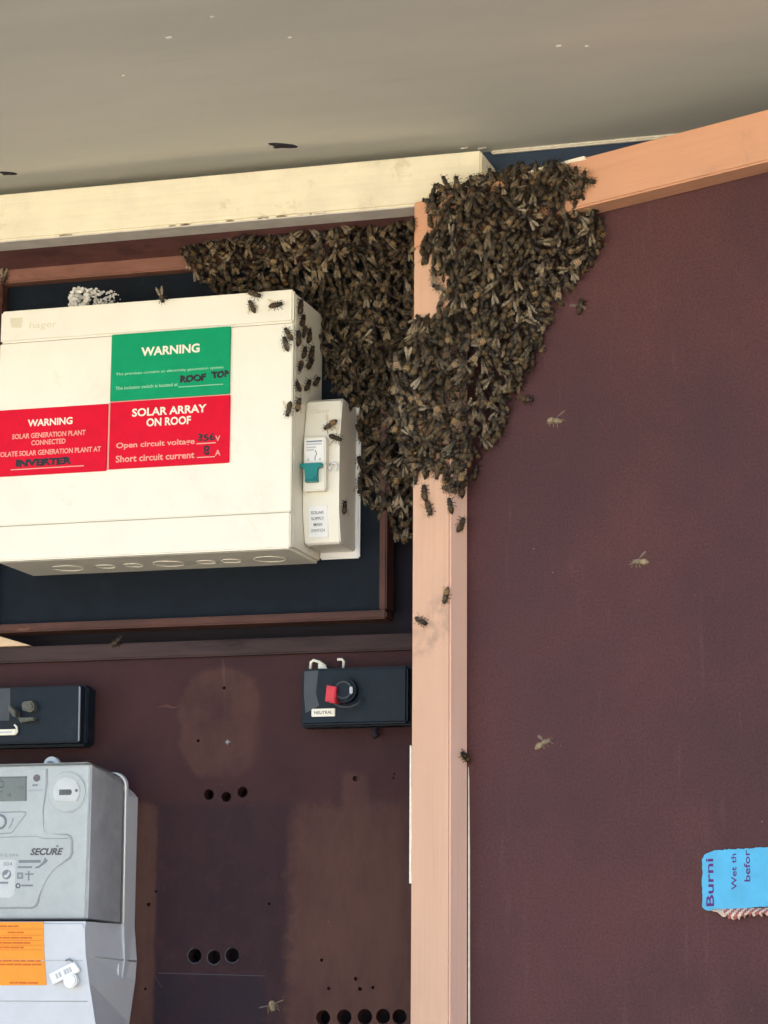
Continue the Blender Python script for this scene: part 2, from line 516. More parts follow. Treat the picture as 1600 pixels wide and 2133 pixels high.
box('batten', -.600, .0618, -.006, .014, -.1213, -.1072, 'batten', cab, .0015)
bm = bmesh.new()
b_prism(bm, [(-.42, -.078), (-.326, -.1066), (-.42, -.1066)], -.008, .012, .0006)
put('timber_wedge', bm, 'tan_wood', cab)

# lower fuse board with its real drilled holes
HOLES = [(-.1564, -.2409, .0046), (-.1404, -.2432, .0044), (-.1255, -.2394, .0046), (-.1661, -.3781, .0060), (-.1486, -.3793, .0058), (-.1321, -.3776, .0060),
         (-.0502, -.4288, .0062), (-.0317, -.4282, .0064), (-.0136, -.4276, .0064), (.0022, -.4271, .0062), (.0165, -.4273, .0062)]
SCREWS = [(-.1441, -.1488, .0016), (-.1672, -.1942, .0015), (-.0239, -.2295, .0024), (-.2096, -.3347, .0018), (-.2032, -.3236, .0012), (-.0521, -.3813, .0015),
          (-.0455, -.4047, .0015), (-.0219, -.3966, .0017), (-.0180, -.4049, .0017), (-.0067, -.4036, .0015), (-.2108, -.4063, .0013), (-.0995, -.3345, .0012), (.010, -.2295, .0009), (.0105, -.226, .0008)]
board = box('fuse_board', -.600, .0618, 0, .014, -.78, -.1215, 'fuse_board', cab)
cut = bmesh.new()
for x, z, r in HOLES + SCREWS:
    b_disc(cut, x, z, r, -.01, .03 if r > .004 else .006, 20 if r > .004 else 10)
cutter = put('cutter', cut, 'recess', cab)
md = board.modifiers.new('holes', 'BOOLEAN')
md.object = cutter
md.solver = 'EXACT'
bpy.context.view_layer.update()
dg = bpy.context.evaluated_depsgraph_get()
new = bpy.data.meshes.new_from_object(board.evaluated_get(dg))
board.modifiers.clear()
board.data = new
bpy.data.objects.remove(cutter)
tag(board, 'purple brown fuse board with drilled holes and ghosts of old fittings')
for x, z, r in HOLES[3:6]:
    tube('hole_rim', ring_pts(x, -.0002, z, r + .0004, 'y', 20, 100, 330), .0005, 'bakelite_grey', cab, 6)
prism('scratch', [(-.205, -.392), (-.196, -.405), (-.1955, -.4047)], -.0003, .001, 'frame_brown', cab)
prism('scratch', [(-.207, -.1637), (-.197, -.1618), (-.191, -.1640), (-.185, -.1638), (-.193, -.1655), (-.199, -.1640)], -.0004, .001, 'frame_brown', cab)
prism('scratch', [(-.1995, -.3925), (-.102, -.3945), (-.102, -.3949), (-.1995, -.3930)], -.0003, .001, 'bakelite_grey', cab)
prism('paint_chip', [(-.1402, -.1938), (-.1392, -.1950), (-.1372, -.1956), (-.1393, -.1966), (-.1400, -.1984), (-.1410, -.1967), (-.1424, -.1962), (-.1411, -.1950)], -.0004, .001, 'print_grey', cab)

# ------------------------------------------------------------------ open door, hinged at the cabinet's right edge
DA = R(24.5)
HX, HY = .0541, -.100
door = thing('cabinet_door', 'open cabinet door with salmon frame and dark purple brown panel', 'door', (HX, HY, -.78), rotz=-DA)
ORG[door.name] = Vector((0, 0, -.78))
DT, DB, DW, FW, FT = .2432, -.76, .62, .0405, .023
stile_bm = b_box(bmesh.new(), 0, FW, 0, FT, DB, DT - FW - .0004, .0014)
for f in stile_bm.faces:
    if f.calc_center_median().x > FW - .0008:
        f.material_index = 1                  # the inner reveal, in a paler, pinker salmon
tag(put('frame_stile', stile_bm, ['salmon', 'salmon_pale'], door), 'salmon painted hinge side upright of the door')
box('frame_stile', DW - FW, DW, 0, FT, DB, DT - FW - .0004, 'salmon', door, .0014)
tag(box('frame_rail', .0, DW, 0, FT, DT - FW, DT, 'salmon_rail', door, .0014), 'salmon painted top rail of the door')
box('frame_rail', FW + .0004, DW - FW - .0004, 0, FT, DB, DB + FW, 'salmon', door, .0014)
bm = b_box(bmesh.new(), .0005, DW - .0005, FT + .0002, FT + .009, DB, DT - .0005)
tag(put('door_panel', bm, 'door_panel', door), 'dark purple brown painted plywood panel of the door')
bm = bmesh.new()                              # chipped pale edge of the upright
b_prism(bm, [(-.0006, -.212), (.0010, -.214), (.0008, -.236), (.0014, -.262), (.0016, -.290), (.0012, -.306), (.0018, -.322), (-.0006, -.322)], -.0006, .012)
put('chipped_edge', bm, 'bare_edge', door)
bm = bmesh.new()
b_prism(bm, [(.118, DT - .0005), (.130, DT + .0012), (.178, DT + .0010), (.180, DT - .0022), (.150, DT - .0010)], -.0005, .016)
put('chipped_edge', bm, 'bare_edge', door)
bm = bmesh.new()
b_prism(bm, [(.0412, DB + .05), (.0430, DB + .05), (.0424, -.30), (.0416, -.24), (.0411, -.23)], FT - .0006, FT + .001)
put('glue_line', bm, 'bare_edge', door)
for z in (.12, -.20, -.62):
    tube('hinge', [(-.002, .018, z - .03), (-.002, .018, z + .03)], .003, 'brass', door, 10)

# torn sticker, printed sideways
stick = [(.2632, -.3093), (.2655, -.3062), (.2690, -.3048), (.2739, -.3035), (.2800, -.3030), (.2930, -.3026), (.3060, -.3028), (.3100, -.3021), (.3192, -.3024), (.3600, -.3030), (.3605, -.3450),
         (.3181, -.3442), (.2960, -.3452), (.2760, -.3466), (.2670, -.3466), (.2645, -.3455), (.2626, -.3438), (.2630, -.3300), (.2634, -.3180)]
rr = random.Random(12)
ragged = []
for (x0, z0), (x1, z1) in zip(stick, stick[1:] + stick[:1]):
    n_ = max(1, int(math.hypot(x1 - x0, z1 - z0) / .0016))
    for i in range(n_):
        t = i / n_
        ragged.append((x0 + (x1 - x0) * t + rr.uniform(-.0004, .0004), z0 + (z1 - z0) * t + rr.uniform(-.0004, .0004)))
st = prism('sticker', ragged, FT - .0012, FT + .0002, 'sticker_blue', door)
tag(st, 'torn sky blue paper sticker with sideways purple lettering')
sy = FT - .0012
text('lettering', 'Burni', 0, .0345, (.2698, -.3262), .0068, sy, 'sticker_purple', st, bold=.016, flip90=True)
text('lettering', 'Wet th', 0, .0260, (.2908, -.3190), .0046, sy, 'sticker_purple', st, bold=.012, flip90=True)
text('lettering', 'befor', 0, .0225, (.3022, -.3150), .0052, sy, 'sticker_purple', st, bold=.012, flip90=True)
# its curled-down lower flap, torn, with pink stripes on the back
fl_ = bmesh.new()
N_ = 60
rows = []
rr = random.Random(5)
for j in range(6):
    t = j / 5
    row = []
    for i in range(N_):
        u_ = i / (N_ - 1)
        x = .2715 + u_ * .0885
        reach = (.0066 + .0016 * math.sin(u_ * 11) + rr.uniform(-.0022, .0018) * (t > .7)) * min(1, .25 + u_ * 4)
        row.append(fl_.verts.new((x + .002 * t, sy + .0003 - .0035 * math.sin(t * 2.4) + .0006 * math.sin(i * 1.9) * t, -.3452 - reach * t)))
    rows.append(row)
for j in range(5):
    for i in range(N_ - 1):
        f = fl_.faces.new((rows[j][i], rows[j][i + 1], rows[j + 1][i + 1], rows[j + 1][i]))
        f.material_index = 1 if (i + j) % 4 < 2 and i > 6 else 0
M['flap'] = plain('torn_paper_backing', (.62, .50, .40), .8, .25, 160)
M['flap_pink'] = plain('pink_stripe_print', (.36, .10, .09), .7, .2, 120)
put('torn_flap', fl_, ['flap', 'flap_pink'], st)

# ------------------------------------------------------------------ solar switchboard
EX0, EX1, EY, EZ0, EZ1 = -.330, -.0572, -.083, -.0430, .1810
sb = thing('switchboard', 'ivory plastic solar switchboard with green and red warning signs', 'switchboard', (-.19, 0, EZ0))
box('housing', EX0, EX1, EY + .0062, -.0002, EZ0, EZ1, 'white_abs', sb, .0025, 3)
box('top_cover', EX0 - .0003, EX1 + .0003, EY, EY + .006, .1522, EZ1 + .0003, 'white_abs', sb, .0018, 3)
box('front_door', EX0 - .0003, EX1 + .0003, EY + .0004, EY + .006, -.0120, .1514, 'white_abs', sb, .0008, 2)
box('bottom_cover', EX0 - .0003, EX1 + .0003, EY, EY + .006, EZ0 - .0003, -.0127, 'white_abs', sb, .0012, 2)
box('seam', EX0 + .002, EX1 - .002, EY + .0022, EY + .0060, .1512, .1524, 'seam', sb)
box('seam', EX0 + .002, EX1 - .002, EY + .0022, EY + .0060, -.0129, -.0118, 'seam', sb)
text('lettering', 'hager', -.302, -.276, .1655, .0075, EY, 'emboss', sb, thick=.0001)
prism('tape_residue', [(-.3215, .1745), (-.309, .1742), (-.310, .165), (-.3195, .166)], EY - .0001, EY + .001, 'emboss', sb)
for x, r in ((-.280, .0135), (-.244, .0085), (-.218, .0085), (-.185, .0135), (-.150, .0085), (-.127, .0085), (-.092, .0135)):
    tube('knockout', ring_pts(x, -.034, EZ0 - .0001, r), .0005, 'white_abs', sb, 6, True)

GS = tag(box('warning_sign', -.2230, -.1128, EY - .0014, EY + .0003, .0925, .1521, 'green_sign', sb, .0005), 'green warning sign with white lettering')
sy = EY - .0014
gx = lambda f: -.2230 + f * .1102
gz = lambda f: .1521 - f * .0596
text('lettering', 'WARNING', gx(.255), gx(.745), gz(.29), .0080, sy, 'sign_white', GS, bold=.03)
text('lettering', 'The premises contains an electricity generation system', gx(.045), gx(.945), gz(.605), .0030, sy, 'sign_mint', GS, bold=.01)
text('lettering', 'The isolation switch is located at', gx(.045), gx(.570), gz(.81), .0030, sy, 'sign_mint', GS, bold=.01)
box('rule', gx(.575), gx(.945), sy - .00015, sy + .0001, gz(.858), gz(.847), 'sign_mint', GS)
text('handwriting', 'ROOF', gx(.585), gx(.805), gz(.735), .0070, sy, 'marker', GS, bold=.07, jitter=.045, rot=.03)
text('handwriting', 'TOP', gx(.845), gx(.995), gz(.705), .0068, sy, 'marker', GS, bold=.07, jitter=.045, rot=.04)
RS = tag(box('warning_sign', -.2225, -.1122, EY - .0014, EY + .0003, .0325, .0915, 'red_sign', sb, .0005), 'red solar array sign with voltage and current filled in by hand')
rx = lambda f: -.2225 + f * .1103
rz = lambda f: .0915 - f * .0590
text('lettering', 'SOLAR ARRAY', rx(.187), rx(.807), rz(.175), .0072, sy, 'sign_white', RS, bold=.028)
text('lettering', 'ON ROOF', rx(.31), rx(.68), rz(.335), .0072, sy, 'sign_white', RS, bold=.028)
text('lettering', 'Open circuit voltage', rx(.06), rx(.715), rz(.665), .0064, sy, 'sign_pink', RS, bold=.02)
text('lettering', 'Short circuit current', rx(.06), rx(.715), rz(.855), .0060, sy, 'sign_pink', RS, bold=.02)
text('lettering', 'V', rx(.885), rx(.925), rz(.635), .0050, sy, 'sign_pink', RS, bold=.02)
text('lettering', 'A', rx(.885), rx(.930), rz(.845), .0050, sy, 'sign_pink', RS, bold=.02)
box('rule', rx(.730), rx(.890), sy - .00015, sy + .0001, rz(.705), rz(.688), 'sign_pink', RS)
box('rule', rx(.735), rx(.885), sy - .00015, sy + .0001, rz(.908), rz(.893), 'sign_pink', RS)
text('handwriting', '356', rx(.738), rx(.882), rz(.605), .0070, sy, 'marker', RS, bold=.035, jitter=.04)
text('handwriting', '8', rx(.79), rx(.84), rz(.80), .0086, sy, 'marker', RS, bold=.035, jitter=.03)
LS = tag(box('warning_sign', -.3292, -.2245, EY - .0014, EY + .0003, .0315, .0908, 'red_sign', sb, .0005), 'red warning sign at the left edge about the solar generation plant')
lz = lambda f: .0908 - f * .0593
text('lettering', 'WARNING', -.2998, -.2575, lz(.22), .0064, sy, 'sign_white', LS, bold=.028)
text('lettering', 'SOLAR GENERATION PLANT', -.3143, -.2448, lz(.41), .0046, sy, 'sign_pink', LS, bold=.022)
text('lettering', 'CONNECTED', -.2958, -.2634, lz(.52), .0046, sy, 'sign_pink', LS, bold=.022)
text('lettering', 'ISOLATE SOLAR GENERATION PLANT AT', -.3285, -.2300, lz(.67), .0046, sy, 'sign_pink', LS, bold=.022)
text('handwriting', 'INVERTER', -.3100, -.2570, lz(.815), .0072, sy, 'marker', LS, bold=.07, jitter=.035)
box('rule', -.3145, -.2455, sy - .00015, sy + .0001, lz(.915), lz(.900), 'sign_pink', LS)
for (a0, a1, b0, b1) in ((-.2230, -.1128, .0919, .0925), (-.2243, -.2228, .0325, .0915)):
    box('glue_line', a0, a1, EY - .0005, EY + .0003, b0 - .0002, b1 + .0002, 'sign_core', sb)

# ------------------------------------------------------------------ isolator switch
iso = thing('isolator_switch', 'narrow ivory isolator switch with teal lever right of the switchboard', 'switch', (-.040, 0, -.0395))
bm = b_box(bmesh.new(), -.0568, -.0206, -.0045, -.0004, -.0400, .0940, .0012)
put('base_plate', bm, 'white', iso)
bm = bmesh.new()
prof = [(-.0050, .0925), (-.0400, .0930), (-.0455, .0900), (-.0512, .0560), (-.0520, .0100), (-.0515, -.0080), (-.0470, -.0330), (-.0450, -.0345), (-.0050, -.0345)]
A = [bm.verts.new((-.0565, y, z)) for y, z in prof]
B = [bm.verts.new((-.0243, y, z)) for y, z in prof]
bm.faces.new(A)
fB = bm.faces.new(B[::-1])
for i in range(len(prof)):
    j = (i + 1) % len(prof)
    bm.faces.new((A[i], A[j], B[j], B[i]))
bmesh.ops.bevel(bm, geom=[e for e in bm.edges if len({round(v.co.x, 4) for v in e.verts}) == 1 and min(v.co.y for v in e.verts) < -.03], offset=.0012, segments=2, affect='EDGES', clamp_overlap=True)
put('housing', bm, 'white_abs2', iso)
brk = box('breaker', -.0535, -.0337, -.0610, -.0500, .0092, .0556, 'white_abs2', iso, .0010)
box('printed_label', -.0515, -.0360, -.0612, -.0608, .0335, .0535, 'white', brk)
for z, x1, mt in ((.0514, -.0368, 'print_grey'), (.0490, -.0372, 'print_pale'), (.0462, -.0425, 'print_pale'), (.0440, -.0440, 'print_pale')):
    box('print_line', -.0508, x1, -.0614, -.0610, z, z + .0012, mt, brk)
tube('print_line', [(-.0430, -.0613, .0352), (-.0430, -.0613, .0385), (-.0415, -.0613, .0410), (-.0428, -.0613, .0440)], .0003, 'print_dark', brk, 5)
for x in (-.0490, -.0385):
    prism('print_line', [(x - .0015, .0352), (x + .0013, .0352), (x, .0380)], -.0614, -.0610, 'print_pale', brk)
lev = bmesh.new()
b_prism(lev, [(-.0545, .0320), (-.0355, .0320), (-.0353, .0288), (-.0392, .0278), (-.0397, .0250), (-.0393, .0160), (-.0500, .0160), (-.0496, .0250), (-.0502, .0278), (-.0545, .0290)], -.0675, -.0605, .0006)
put('lever', lev, 'teal', iso)
box('lever_grip', -.0480, -.0412, -.0690, -.0675, .0172, .0205, 'teal', iso, .0004)
tube('lock_hook', ring_pts(-.0288, -.0550, .0300, .0034, 'y', 16, -60, 230), .0010, 'white', iso, 6)
tube('lock_hook', [(-.0335, -.0550, .0300), (-.0300, -.0550, .0330)], .0010, 'white', iso, 6)
il = box('name_label', -.0518, -.0345, -.0530, -.0490, -.0292, -.0022, 'white', iso, .0006)
il.rotation_euler[0] = 0
sl = (-.0292 + .0022)
for v in il.data.vertices:                    # follows the slope of the housing's lower face
    zz = v.co.z + ORG[il.name].z
    if zz < -.0080:
        v.co.y += (-.0080 - zz) * .17
for i, tx in enumerate(('SOLAR', 'SUPPLY', 'MAIN', 'SWITCH')):
    z = -.0082 - i * .0050
    yy = -.0531 + max(0, (-.0080 - z)) * .17
    w_ = (.0115, .0115, .0075, .0120)[i]
    text('lettering', tx, -.0430 - w_ / 2, -.0430 + w_ / 2, z, .0026, yy - .0001, 'print_grey', il, bold=.004)
text('lettering', 'Clipsal', -.0520, -.0360, .0810, .0042, -.0472, 'emboss', iso)

# ------------------------------------------------------------------ service fuses on the lower board
fr_ = thing('service_fuse', 'black rectangular fuse holder with red tab labelled NEUTRAL', 'fuse holder', (-.018, 0, -.187), 'black fuse holders on the fuse board')
box('base', -.0662, .0340, -.020, -.0002, -.1870, -.1372, 'bakelite', fr_, .0015)
box('cover', -.0630, .0305, -.030, -.0202, -.1862, -.1385, 'bakelite', fr_, .0018, 3)
prism('worn_patch', [(-.0605, -.1405), (-.0480, -.1400), (-.0500, -.1600), (-.0470, -.1700), (-.0590, -.1760), (-.0608, -.1600)], -.0302, -.029, 'bakelite_grey', fr_)
kn = disc('fuse_cap', -.0225, -.1585, .0105, -.040, -.0298, 'bakelite', fr_, 24, .002)
tube('cap_ring', ring_pts(-.0225, -.0400, -.1585, .0070, 'y', 24), .0010, 'bakelite_grey', kn, 6, True)
box('cap_slot', -.0168, -.0140, -.0416, -.0398, -.1620, -.1560, 'print_pale', kn, .0006)
prism('red_tab', [(-.0358, -.1545), (-.0275, -.1562), (-.0285, -.1700), (-.0372, -.1680)], -.0450, -.0298, 'red_plastic', fr_, .0008)
tube('wire_loop', [(-.0300, -.0420, -.1700), (-.0240, -.0420, -.1728), (-.0160, -.0410, -.1730), (-.0100, -.0380, -.1700), (-.0080, -.0330, -.1640)], .0009, 'bakelite_grey', fr_, 6)
nl = tag(box('name_label', -.0534, -.0326, -.0315, -.0298, -.1794, -.1727, 'sign_white', fr_, .0004), 'white label reading NEUTRAL')
text('lettering', 'NEUTRAL', -.0508, -.0348, -.1760, .0026, -.0315, 'print_dark', nl, bold=.005)
tube('seal_wire', [(-.0617, -.0105, -.1360), (-.0613, -.0105, -.1300), (-.0590, -.0105, -.1285), (-.0540, -.0105, -.1300), (-.0480, -.0105, -.1340)], .0013, 'sign_white', fr_, 6)
prism('seal_tag', [(-.0545, -.1312), (-.0485, -.1330), (-.0465, -.1360), (-.0545, -.1360)], -.0115, -.0095, 'sign_white', fr_)
tube('seal_wire', [(-.0375, -.0105, -.1285), (-.0335, -.0105, -.1285), (-.0318, -.0105, -.1305), (-.0322, -.0105, -.1360)], .0012, 'sign_white', fr_, 6)
tube('cable_drop', [(-.004, -.006, -.186), (-.006, -.006, -.191), (-.003, -.006, -.195)], .003, 'recess', fr_, 8)

fl2 = thing('service_fuse', 'black rectangular fuse holder with broken cap at the left edge above the meter', 'fuse holder', (-.330, 0, -.197), 'black fuse holders on the fuse board')
box('base', -.3900, -.2640, -.020, -.0002, -.1985, -.1450, 'bakelite', fl2, .0030, 3)
box('cover', -.3870, -.2655, -.032, -.0202, -.1965, -.1468, 'bakelite', fl2, .0012, 2)
prism('worn_edge', [(-.2668, -.1480), (-.2655, -.1480), (-.2650, -.1955), (-.2662, -.1955)], -.0326, -.0310, 'print_grey', fl2)
prism('worn_patch', [(-.3850, -.1475), (-.3325, -.1475), (-.3318, -.1600), (-.3325, -.1760), (-.3850, -.1760)], -.0323, -.031, 'bakelite_grey', fl2)
prism('fuse_cap', [(-.3180, -.1625), (-.3160, -.1605), (-.3085, -.1600), (-.3060, -.1640), (-.3062, -.1680), (-.3100, -.1700), (-.3170, -.1680)], -.040, -.031, 'olive_metal', fl2, .0015)
prism('broken_tab', [(-.3290, -.1640), (-.3270, -.1645), (-.3220, -.1690), (-.3215, -.1740), (-.3240, -.1735), (-.3290, -.1680)], -.043, -.031, 'olive_metal', fl2, .0008)
prism('broken_tab', [(-.3210, -.1745), (-.3060, -.1745), (-.3055, -.1770), (-.3180, -.1790)], -.040, -.031, 'olive_metal', fl2, .0008)
nl2 = tag(box('name_label', -.3850, -.3250, -.0340, -.0315, -.1890, -.1838, 'sign_white', fl2, .0004), 'white paper label with faded print')
box('print_line', -.3420, -.3285, -.0342, -.0338, -.1871, -.1857, 'print_pale', nl2)
tube('seal_wire', [(-.3250, -.0345, -.1885), (-.3232, -.0345, -.1860), (-.3240, -.0345, -.1820), (-.3262, -.0345, -.1800)], .0010, 'sign_white', fl2, 6)

# ------------------------------------------------------------------ electricity meter
mt_ = thing('electricity_meter', 'grey electricity meter with clear cover and orange label at lower left', 'meter', (-.31, 0, -.47))
MXL = -.402                                    # left side of the meter, outside the picture


def loft(name, front, back, yf, yb, mat, parent, cap_front=True, bev=0.0):
    bm = bmesh.new()
    F = [bm.verts.new((x, yf, z)) for x, z in front]
    Bk = [bm.verts.new((x, yb, z)) for x, z in back]
    f = bm.faces.new(F) if cap_front else None
    for i in range(len(F)):
        j = (i + 1) % len(F)
        bm.faces.new((F[i], Bk[i], Bk[j], F[j]))
    if bev and f:
        bmesh.ops.bevel(bm, geom=list(f.edges), offset=bev, segments=3, affect='EDGES', clamp_overlap=True)
    return put(name, bm, mat, parent)


prism('base', [(MXL - .012, -.4700), (-.2330, -.4700), (-.2262, -.4350), (-.2205, -.3830), (-.2222, -.3520), (-.2222, -.2430), (-.2260, -.2385), (-.2330, -.2330), (MXL - .012, -.2330)], -.0240, -.0002, 'meter_blue', mt_, .001)
loft('inner_case', [(MXL, -.2206), (-.2340, -.2206), (-.2328, -.2210), (-.2325, -.2225), (-.2325, -.3485), (MXL, -.3485)], [(MXL - .004, -.2250), (-.2330, -.2250), (-.2270, -.2275), (-.2242, -.2340), (-.2238, -.3505), (MXL - .004, -.3505)], -.0770, -.0295, 'meter_side', mt_)
box('face_plate', MXL, -.2342, -.0785, -.0765, -.3480, -.2212, 'meter_grey', mt_, .0008)


def mx(px, py):
    return -.3160 + (py - 1617) * .0000125 + px * (.000447 + (py - 1617) * 3e-8), -.2294 - (py - 1617) * .000403


plate = [(-190, 1602), (96, 1602), (96, 1632), (91, 1660), (87, 1690), (87, 1726), (89, 1735), (95, 1740), (136, 1740), (143, 1743), (147, 1752), (147, 1778), (143, 1788), (128, 1797), (108, 1811), (96, 1826), (86, 1846), (80, 1865), (78, 1878), (74, 1887), (66, 1891), (-190, 1893)]
lp = prism('label_plate', [mx(*p) for p in plate], -.0800, -.0784, 'meter_grey', mt_, .0010, 3)
pl2 = [(x if x < 60 else x - 4, y - 3 if y > 1750 else y + 4) for x, y in plate]
tube('moulding', [(mx(*p)[0], -.0790, mx(*p)[1]) for p in plate[1:]], .0007, 'meter_line', mt_, 6)
yq = -.0800


def mrect(name, a0, b0, a1, b1, mat, y=yq, th=.0002, par=None):
    p = [mx(a0, b0), mx(a1, b0), mx(a1, b1), mx(a0, b1)]
    return prism(name, p, y - th, y + .0002, mat, par or lp)


lcd = mrect('display', -60, 1619, 54, 1669, 'lcd')
mrect('display_edge', -60, 1617, 56, 1620, 'lcd_ink', yq, .0006)
mrect('display_edge', 52.5, 1618, 55, 1669, 'lcd_ink', yq, .0005)
tube('digit', [(mx(*p)[0], yq - .0003, mx(*p)[1]) for p in ((-4, 1627), (5, 1626), (9, 1629), (8, 1636), (3, 1639), (-4, 1639))], .0006, 'lcd_ink', lcd, 5)
tube('digit', [(mx(*p)[0], yq - .0003, mx(*p)[1]) for p in ((-5, 1649), (4, 1648))], .0006, 'lcd_ink', lcd, 5)
prism('digit', [mx(*p) for p in ((14, 1655), (24, 1651), (23, 1661), (20, 1658), (17, 1659))], yq - .0004, yq, 'lcd_ink', lcd)
tx_, tz_ = mx(43, 1641)
text('digit', 'kWh', tx_ - .0026, tx_ + .0026, tz_, .0032, yq - .0002, 'lcd_ink', lcd)
x_, z_ = mx(76, 1621)
disc('indicator', x_, z_, .0031, yq - .0012, yq, 'led', lp, 18, .0006)
mrect('print_line', 67, 1634, 78, 1638, 'print_grey')
mrect('print_line', 58, 1645, 88, 1649, 'print_pale')
# optical port
x_, z_ = mx(138, 1652)
tube('port_ring', ring_pts(x_, -.0787, z_, .0172, 'y', 40), .0007, 'meter_grey', mt_, 6, True)
port = disc('optical_port', x_, z_, .0165, -.0800, -.0780, 'meter_grey', mt_, 40, .0008)
pd = [(x_ + .0122 * math.cos(R(t)), z_ + .0002 + .0122 * math.sin(R(t))) for t in range(-42, 223, 10)]
disc_ = prism('port_disc', pd, -.0822, -.0799, 'white', port, .0008)
disc_.data.materials[0] = M['white']
prism('port_slot', [(x_ - .0062, z_ + .0022), (x_ + .0040, z_ + .0022), (x_ + .0052, z_ + .0008), (x_ + .0052, z_ - .0012), (x_ + .0040, z_ - .0025), (x_ - .0062, z_ - .0025)], -.0825, -.0818, 'print_dark', disc_)
disc('port_pin', x_ + .0095, z_ + .0012, .0013, -.0826, -.0818, 'print_dark', disc_, 10)
# push button and its slanted surround
x_, z_ = mx(0, 1712)
tube('button_ring', ring_pts(x_, yq - .0004, z_, .0056, 'y', 24), .0009, 'print_grey', lp, 6, True)
disc('button', x_, z_, .0044, yq - .0018, yq, 'white', lp, 20, .0008)
tube('moulding', [(mx(*p)[0], yq, mx(*p)[1]) for p in ((-40, 1694), (44, 1691), (54, 1693), (52, 1698), (34, 1722), (27, 1732), (20, 1736), (-40, 1737))], .0006, 'meter_line', lp, 6)
tube('moulding', [(mx(*p)[0], yq, mx(*p)[1]) for p in ((27, 1705), (24, 1715), (18, 1726))], .0008, 'print_pale', lp, 6)
tube('moulding', [(mx(*p)[0], yq, mx(*p)[1]) for p in ((-60, 1745), (78, 1743), (88, 1748), (140, 1748))], .0004, 'meter_line', lp, 6)
ws = prism('serial_label', [mx(*p) for p in ((-80, 1791), (30, 1791), (33, 1794), (32, 1860), (22, 1870), (-80, 1871))], yq - .0003, yq + .0002, 'white', lp)
a_, b_ = mx(17, 1800)
text('lettering', '004', a_ - .0040, a_ + .0040, b_, .0032, yq - .0003, 'print_grey', ws)
a_, b_ = mx(15, 1822)
disc('emblem', a_, b_, .0041, yq - .0006, yq - .0002, 'print_grey', ws, 20)
prism('emblem', [(a_ - .003, b_ - .001), (a_ + .0005, b_ + .0003), (a_ + .0018, b_ + .003), (a_ + .003, b_ + .001), (a_ + .001, b_ - .002), (a_ - .001, b_ - .003)], yq - .0008, yq - .0005, 'white', ws)
p0, p1 = mx(-10, 1839), mx(18, 1839)
box('print_line', p0[0], p1[0], yq - .0006, yq - .0002, p0[1] - .0008, p0[1] + .0008, 'print_grey', ws)
a_, b_ = mx(96, 1775)
text('lettering', 'SECURE', a_ - .0152, a_ + .0152, b_, .0060, yq, 'print_dark', lp, bold=.045, shear=.3)
prism('emblem', [mx(*p) for p in ((114, 1766), (121, 1766), (118, 1760))], yq - .0003, yq, 'print_grey', lp)
a_, b_ = mx(18, 1782)
text('lettering', '0/1 5, 50Hz', a_ - .0095, a_ + .0095, b_, .0028, yq, 'print_grey', lp)
mrect('print_line', 39, 1792, 84, 1798, 'print_grey')
mrect('print_line', 37, 1805, 66, 1809, 'print_grey')
prism('emblem', [mx(*p) for p in ((72, 1810), (80, 1809), (96, 1797), (98, 1793), (92, 1787), (90, 1794), (82, 1803), (73, 1807))], yq - .0003, yq, 'print_grey', lp)
mrect('emblem', 36, 1818, 48, 1831, 'print_grey')
mrect('emblem', 39, 1821, 45, 1828, 'print_pale', yq, .0004)
mrect('emblem', 52, 1820, 69, 1823, 'print_grey')
mrect('emblem', 58, 1815, 61, 1835, 'print_grey', yq, .00025)
a_, b_ = mx(38, 1845.5)
tube('emblem', ring_pts(a_, yq - .0002, b_, .0018, 'y', 16), .0005, 'print_dark', lp, 5, True)
mrect('print_line', 45, 1843, 68, 1847, 'print_grey')
# clear cover with a rounded top corner
arc = [(-.2346 + .012 * math.sin(R(t)), -.2356 + .012 * math.cos(R(t))) for t in range(0, 91, 15)]
arcf = [(-.2333 + .003 * math.sin(R(t)), -.2218 + .003 * math.cos(R(t))) for t in range(0, 91, 15)]
front = [(MXL - .001, -.2188)] + arcf + [(-.2303, -.3495), (MXL - .001, -.3495)]
back = [(MXL - .006, -.2236)] + arc + [(-.2215, -.3520), (MXL - .006, -.3520)]
tag(loft('clear_cover', front, back, -.0855, -.0300, 'clear', mt_, True, .0022), 'clear plastic cover over the meter face')
rim = bmesh.new()
b_tube(rim, [(x + (.0008 if i else 0), -.0290, z) for i, (x, z) in enumerate(back[:-1])], .0009, 8)
put('cover_rim', rim, 'white', mt_, True)
loft('cover_skirt', [(x + .0008, z + (.0008 if z > -.3 else 0)) for x, z in back], [(x + .0010, z + (.0010 if z > -.3 else 0)) for x, z in back], -.0285, -.0235, 'meter_blue', mt_, False)
# terminal cover below
tf = [(MXL, -.3512), (-.2318, -.3512), (-.2312, -.3600), (-.2298, -.3790), (-.2262, -.4000), (-.2192, -.4347), (-.2140, -.4700), (MXL, -.4700)]
tb = [(MXL, -.3525), (-.2220, -.3525), (-.2212, -.3600), (-.2190, -.3820), (-.2200, -.4000), (-.2245, -.4355), (-.2310, -.4700), (MXL, -.4700)]
loft('terminal_cover', [(x, z) for x, z in tf], tb, -.0860, -.0010, 'meter_blue', mt_, True, .0022)
tube('moulding', [(-.2303, -.0815, -.3795), (-.2265, -.0600, -.3806), (-.2228, -.0320, -.3818), (-.2190, -.0030, -.3830)], .0007, 'meter_line', mt_, 6)
tube('moulding', [(MXL, -.0858, -.4175), (-.2270, -.0858, -.4165)], .0006, 'meter_line', mt_, 6)
box('clip', -.2250, -.2225, -.0330, -.0290, -.3960, -.3845, 'white', mt_, .001)
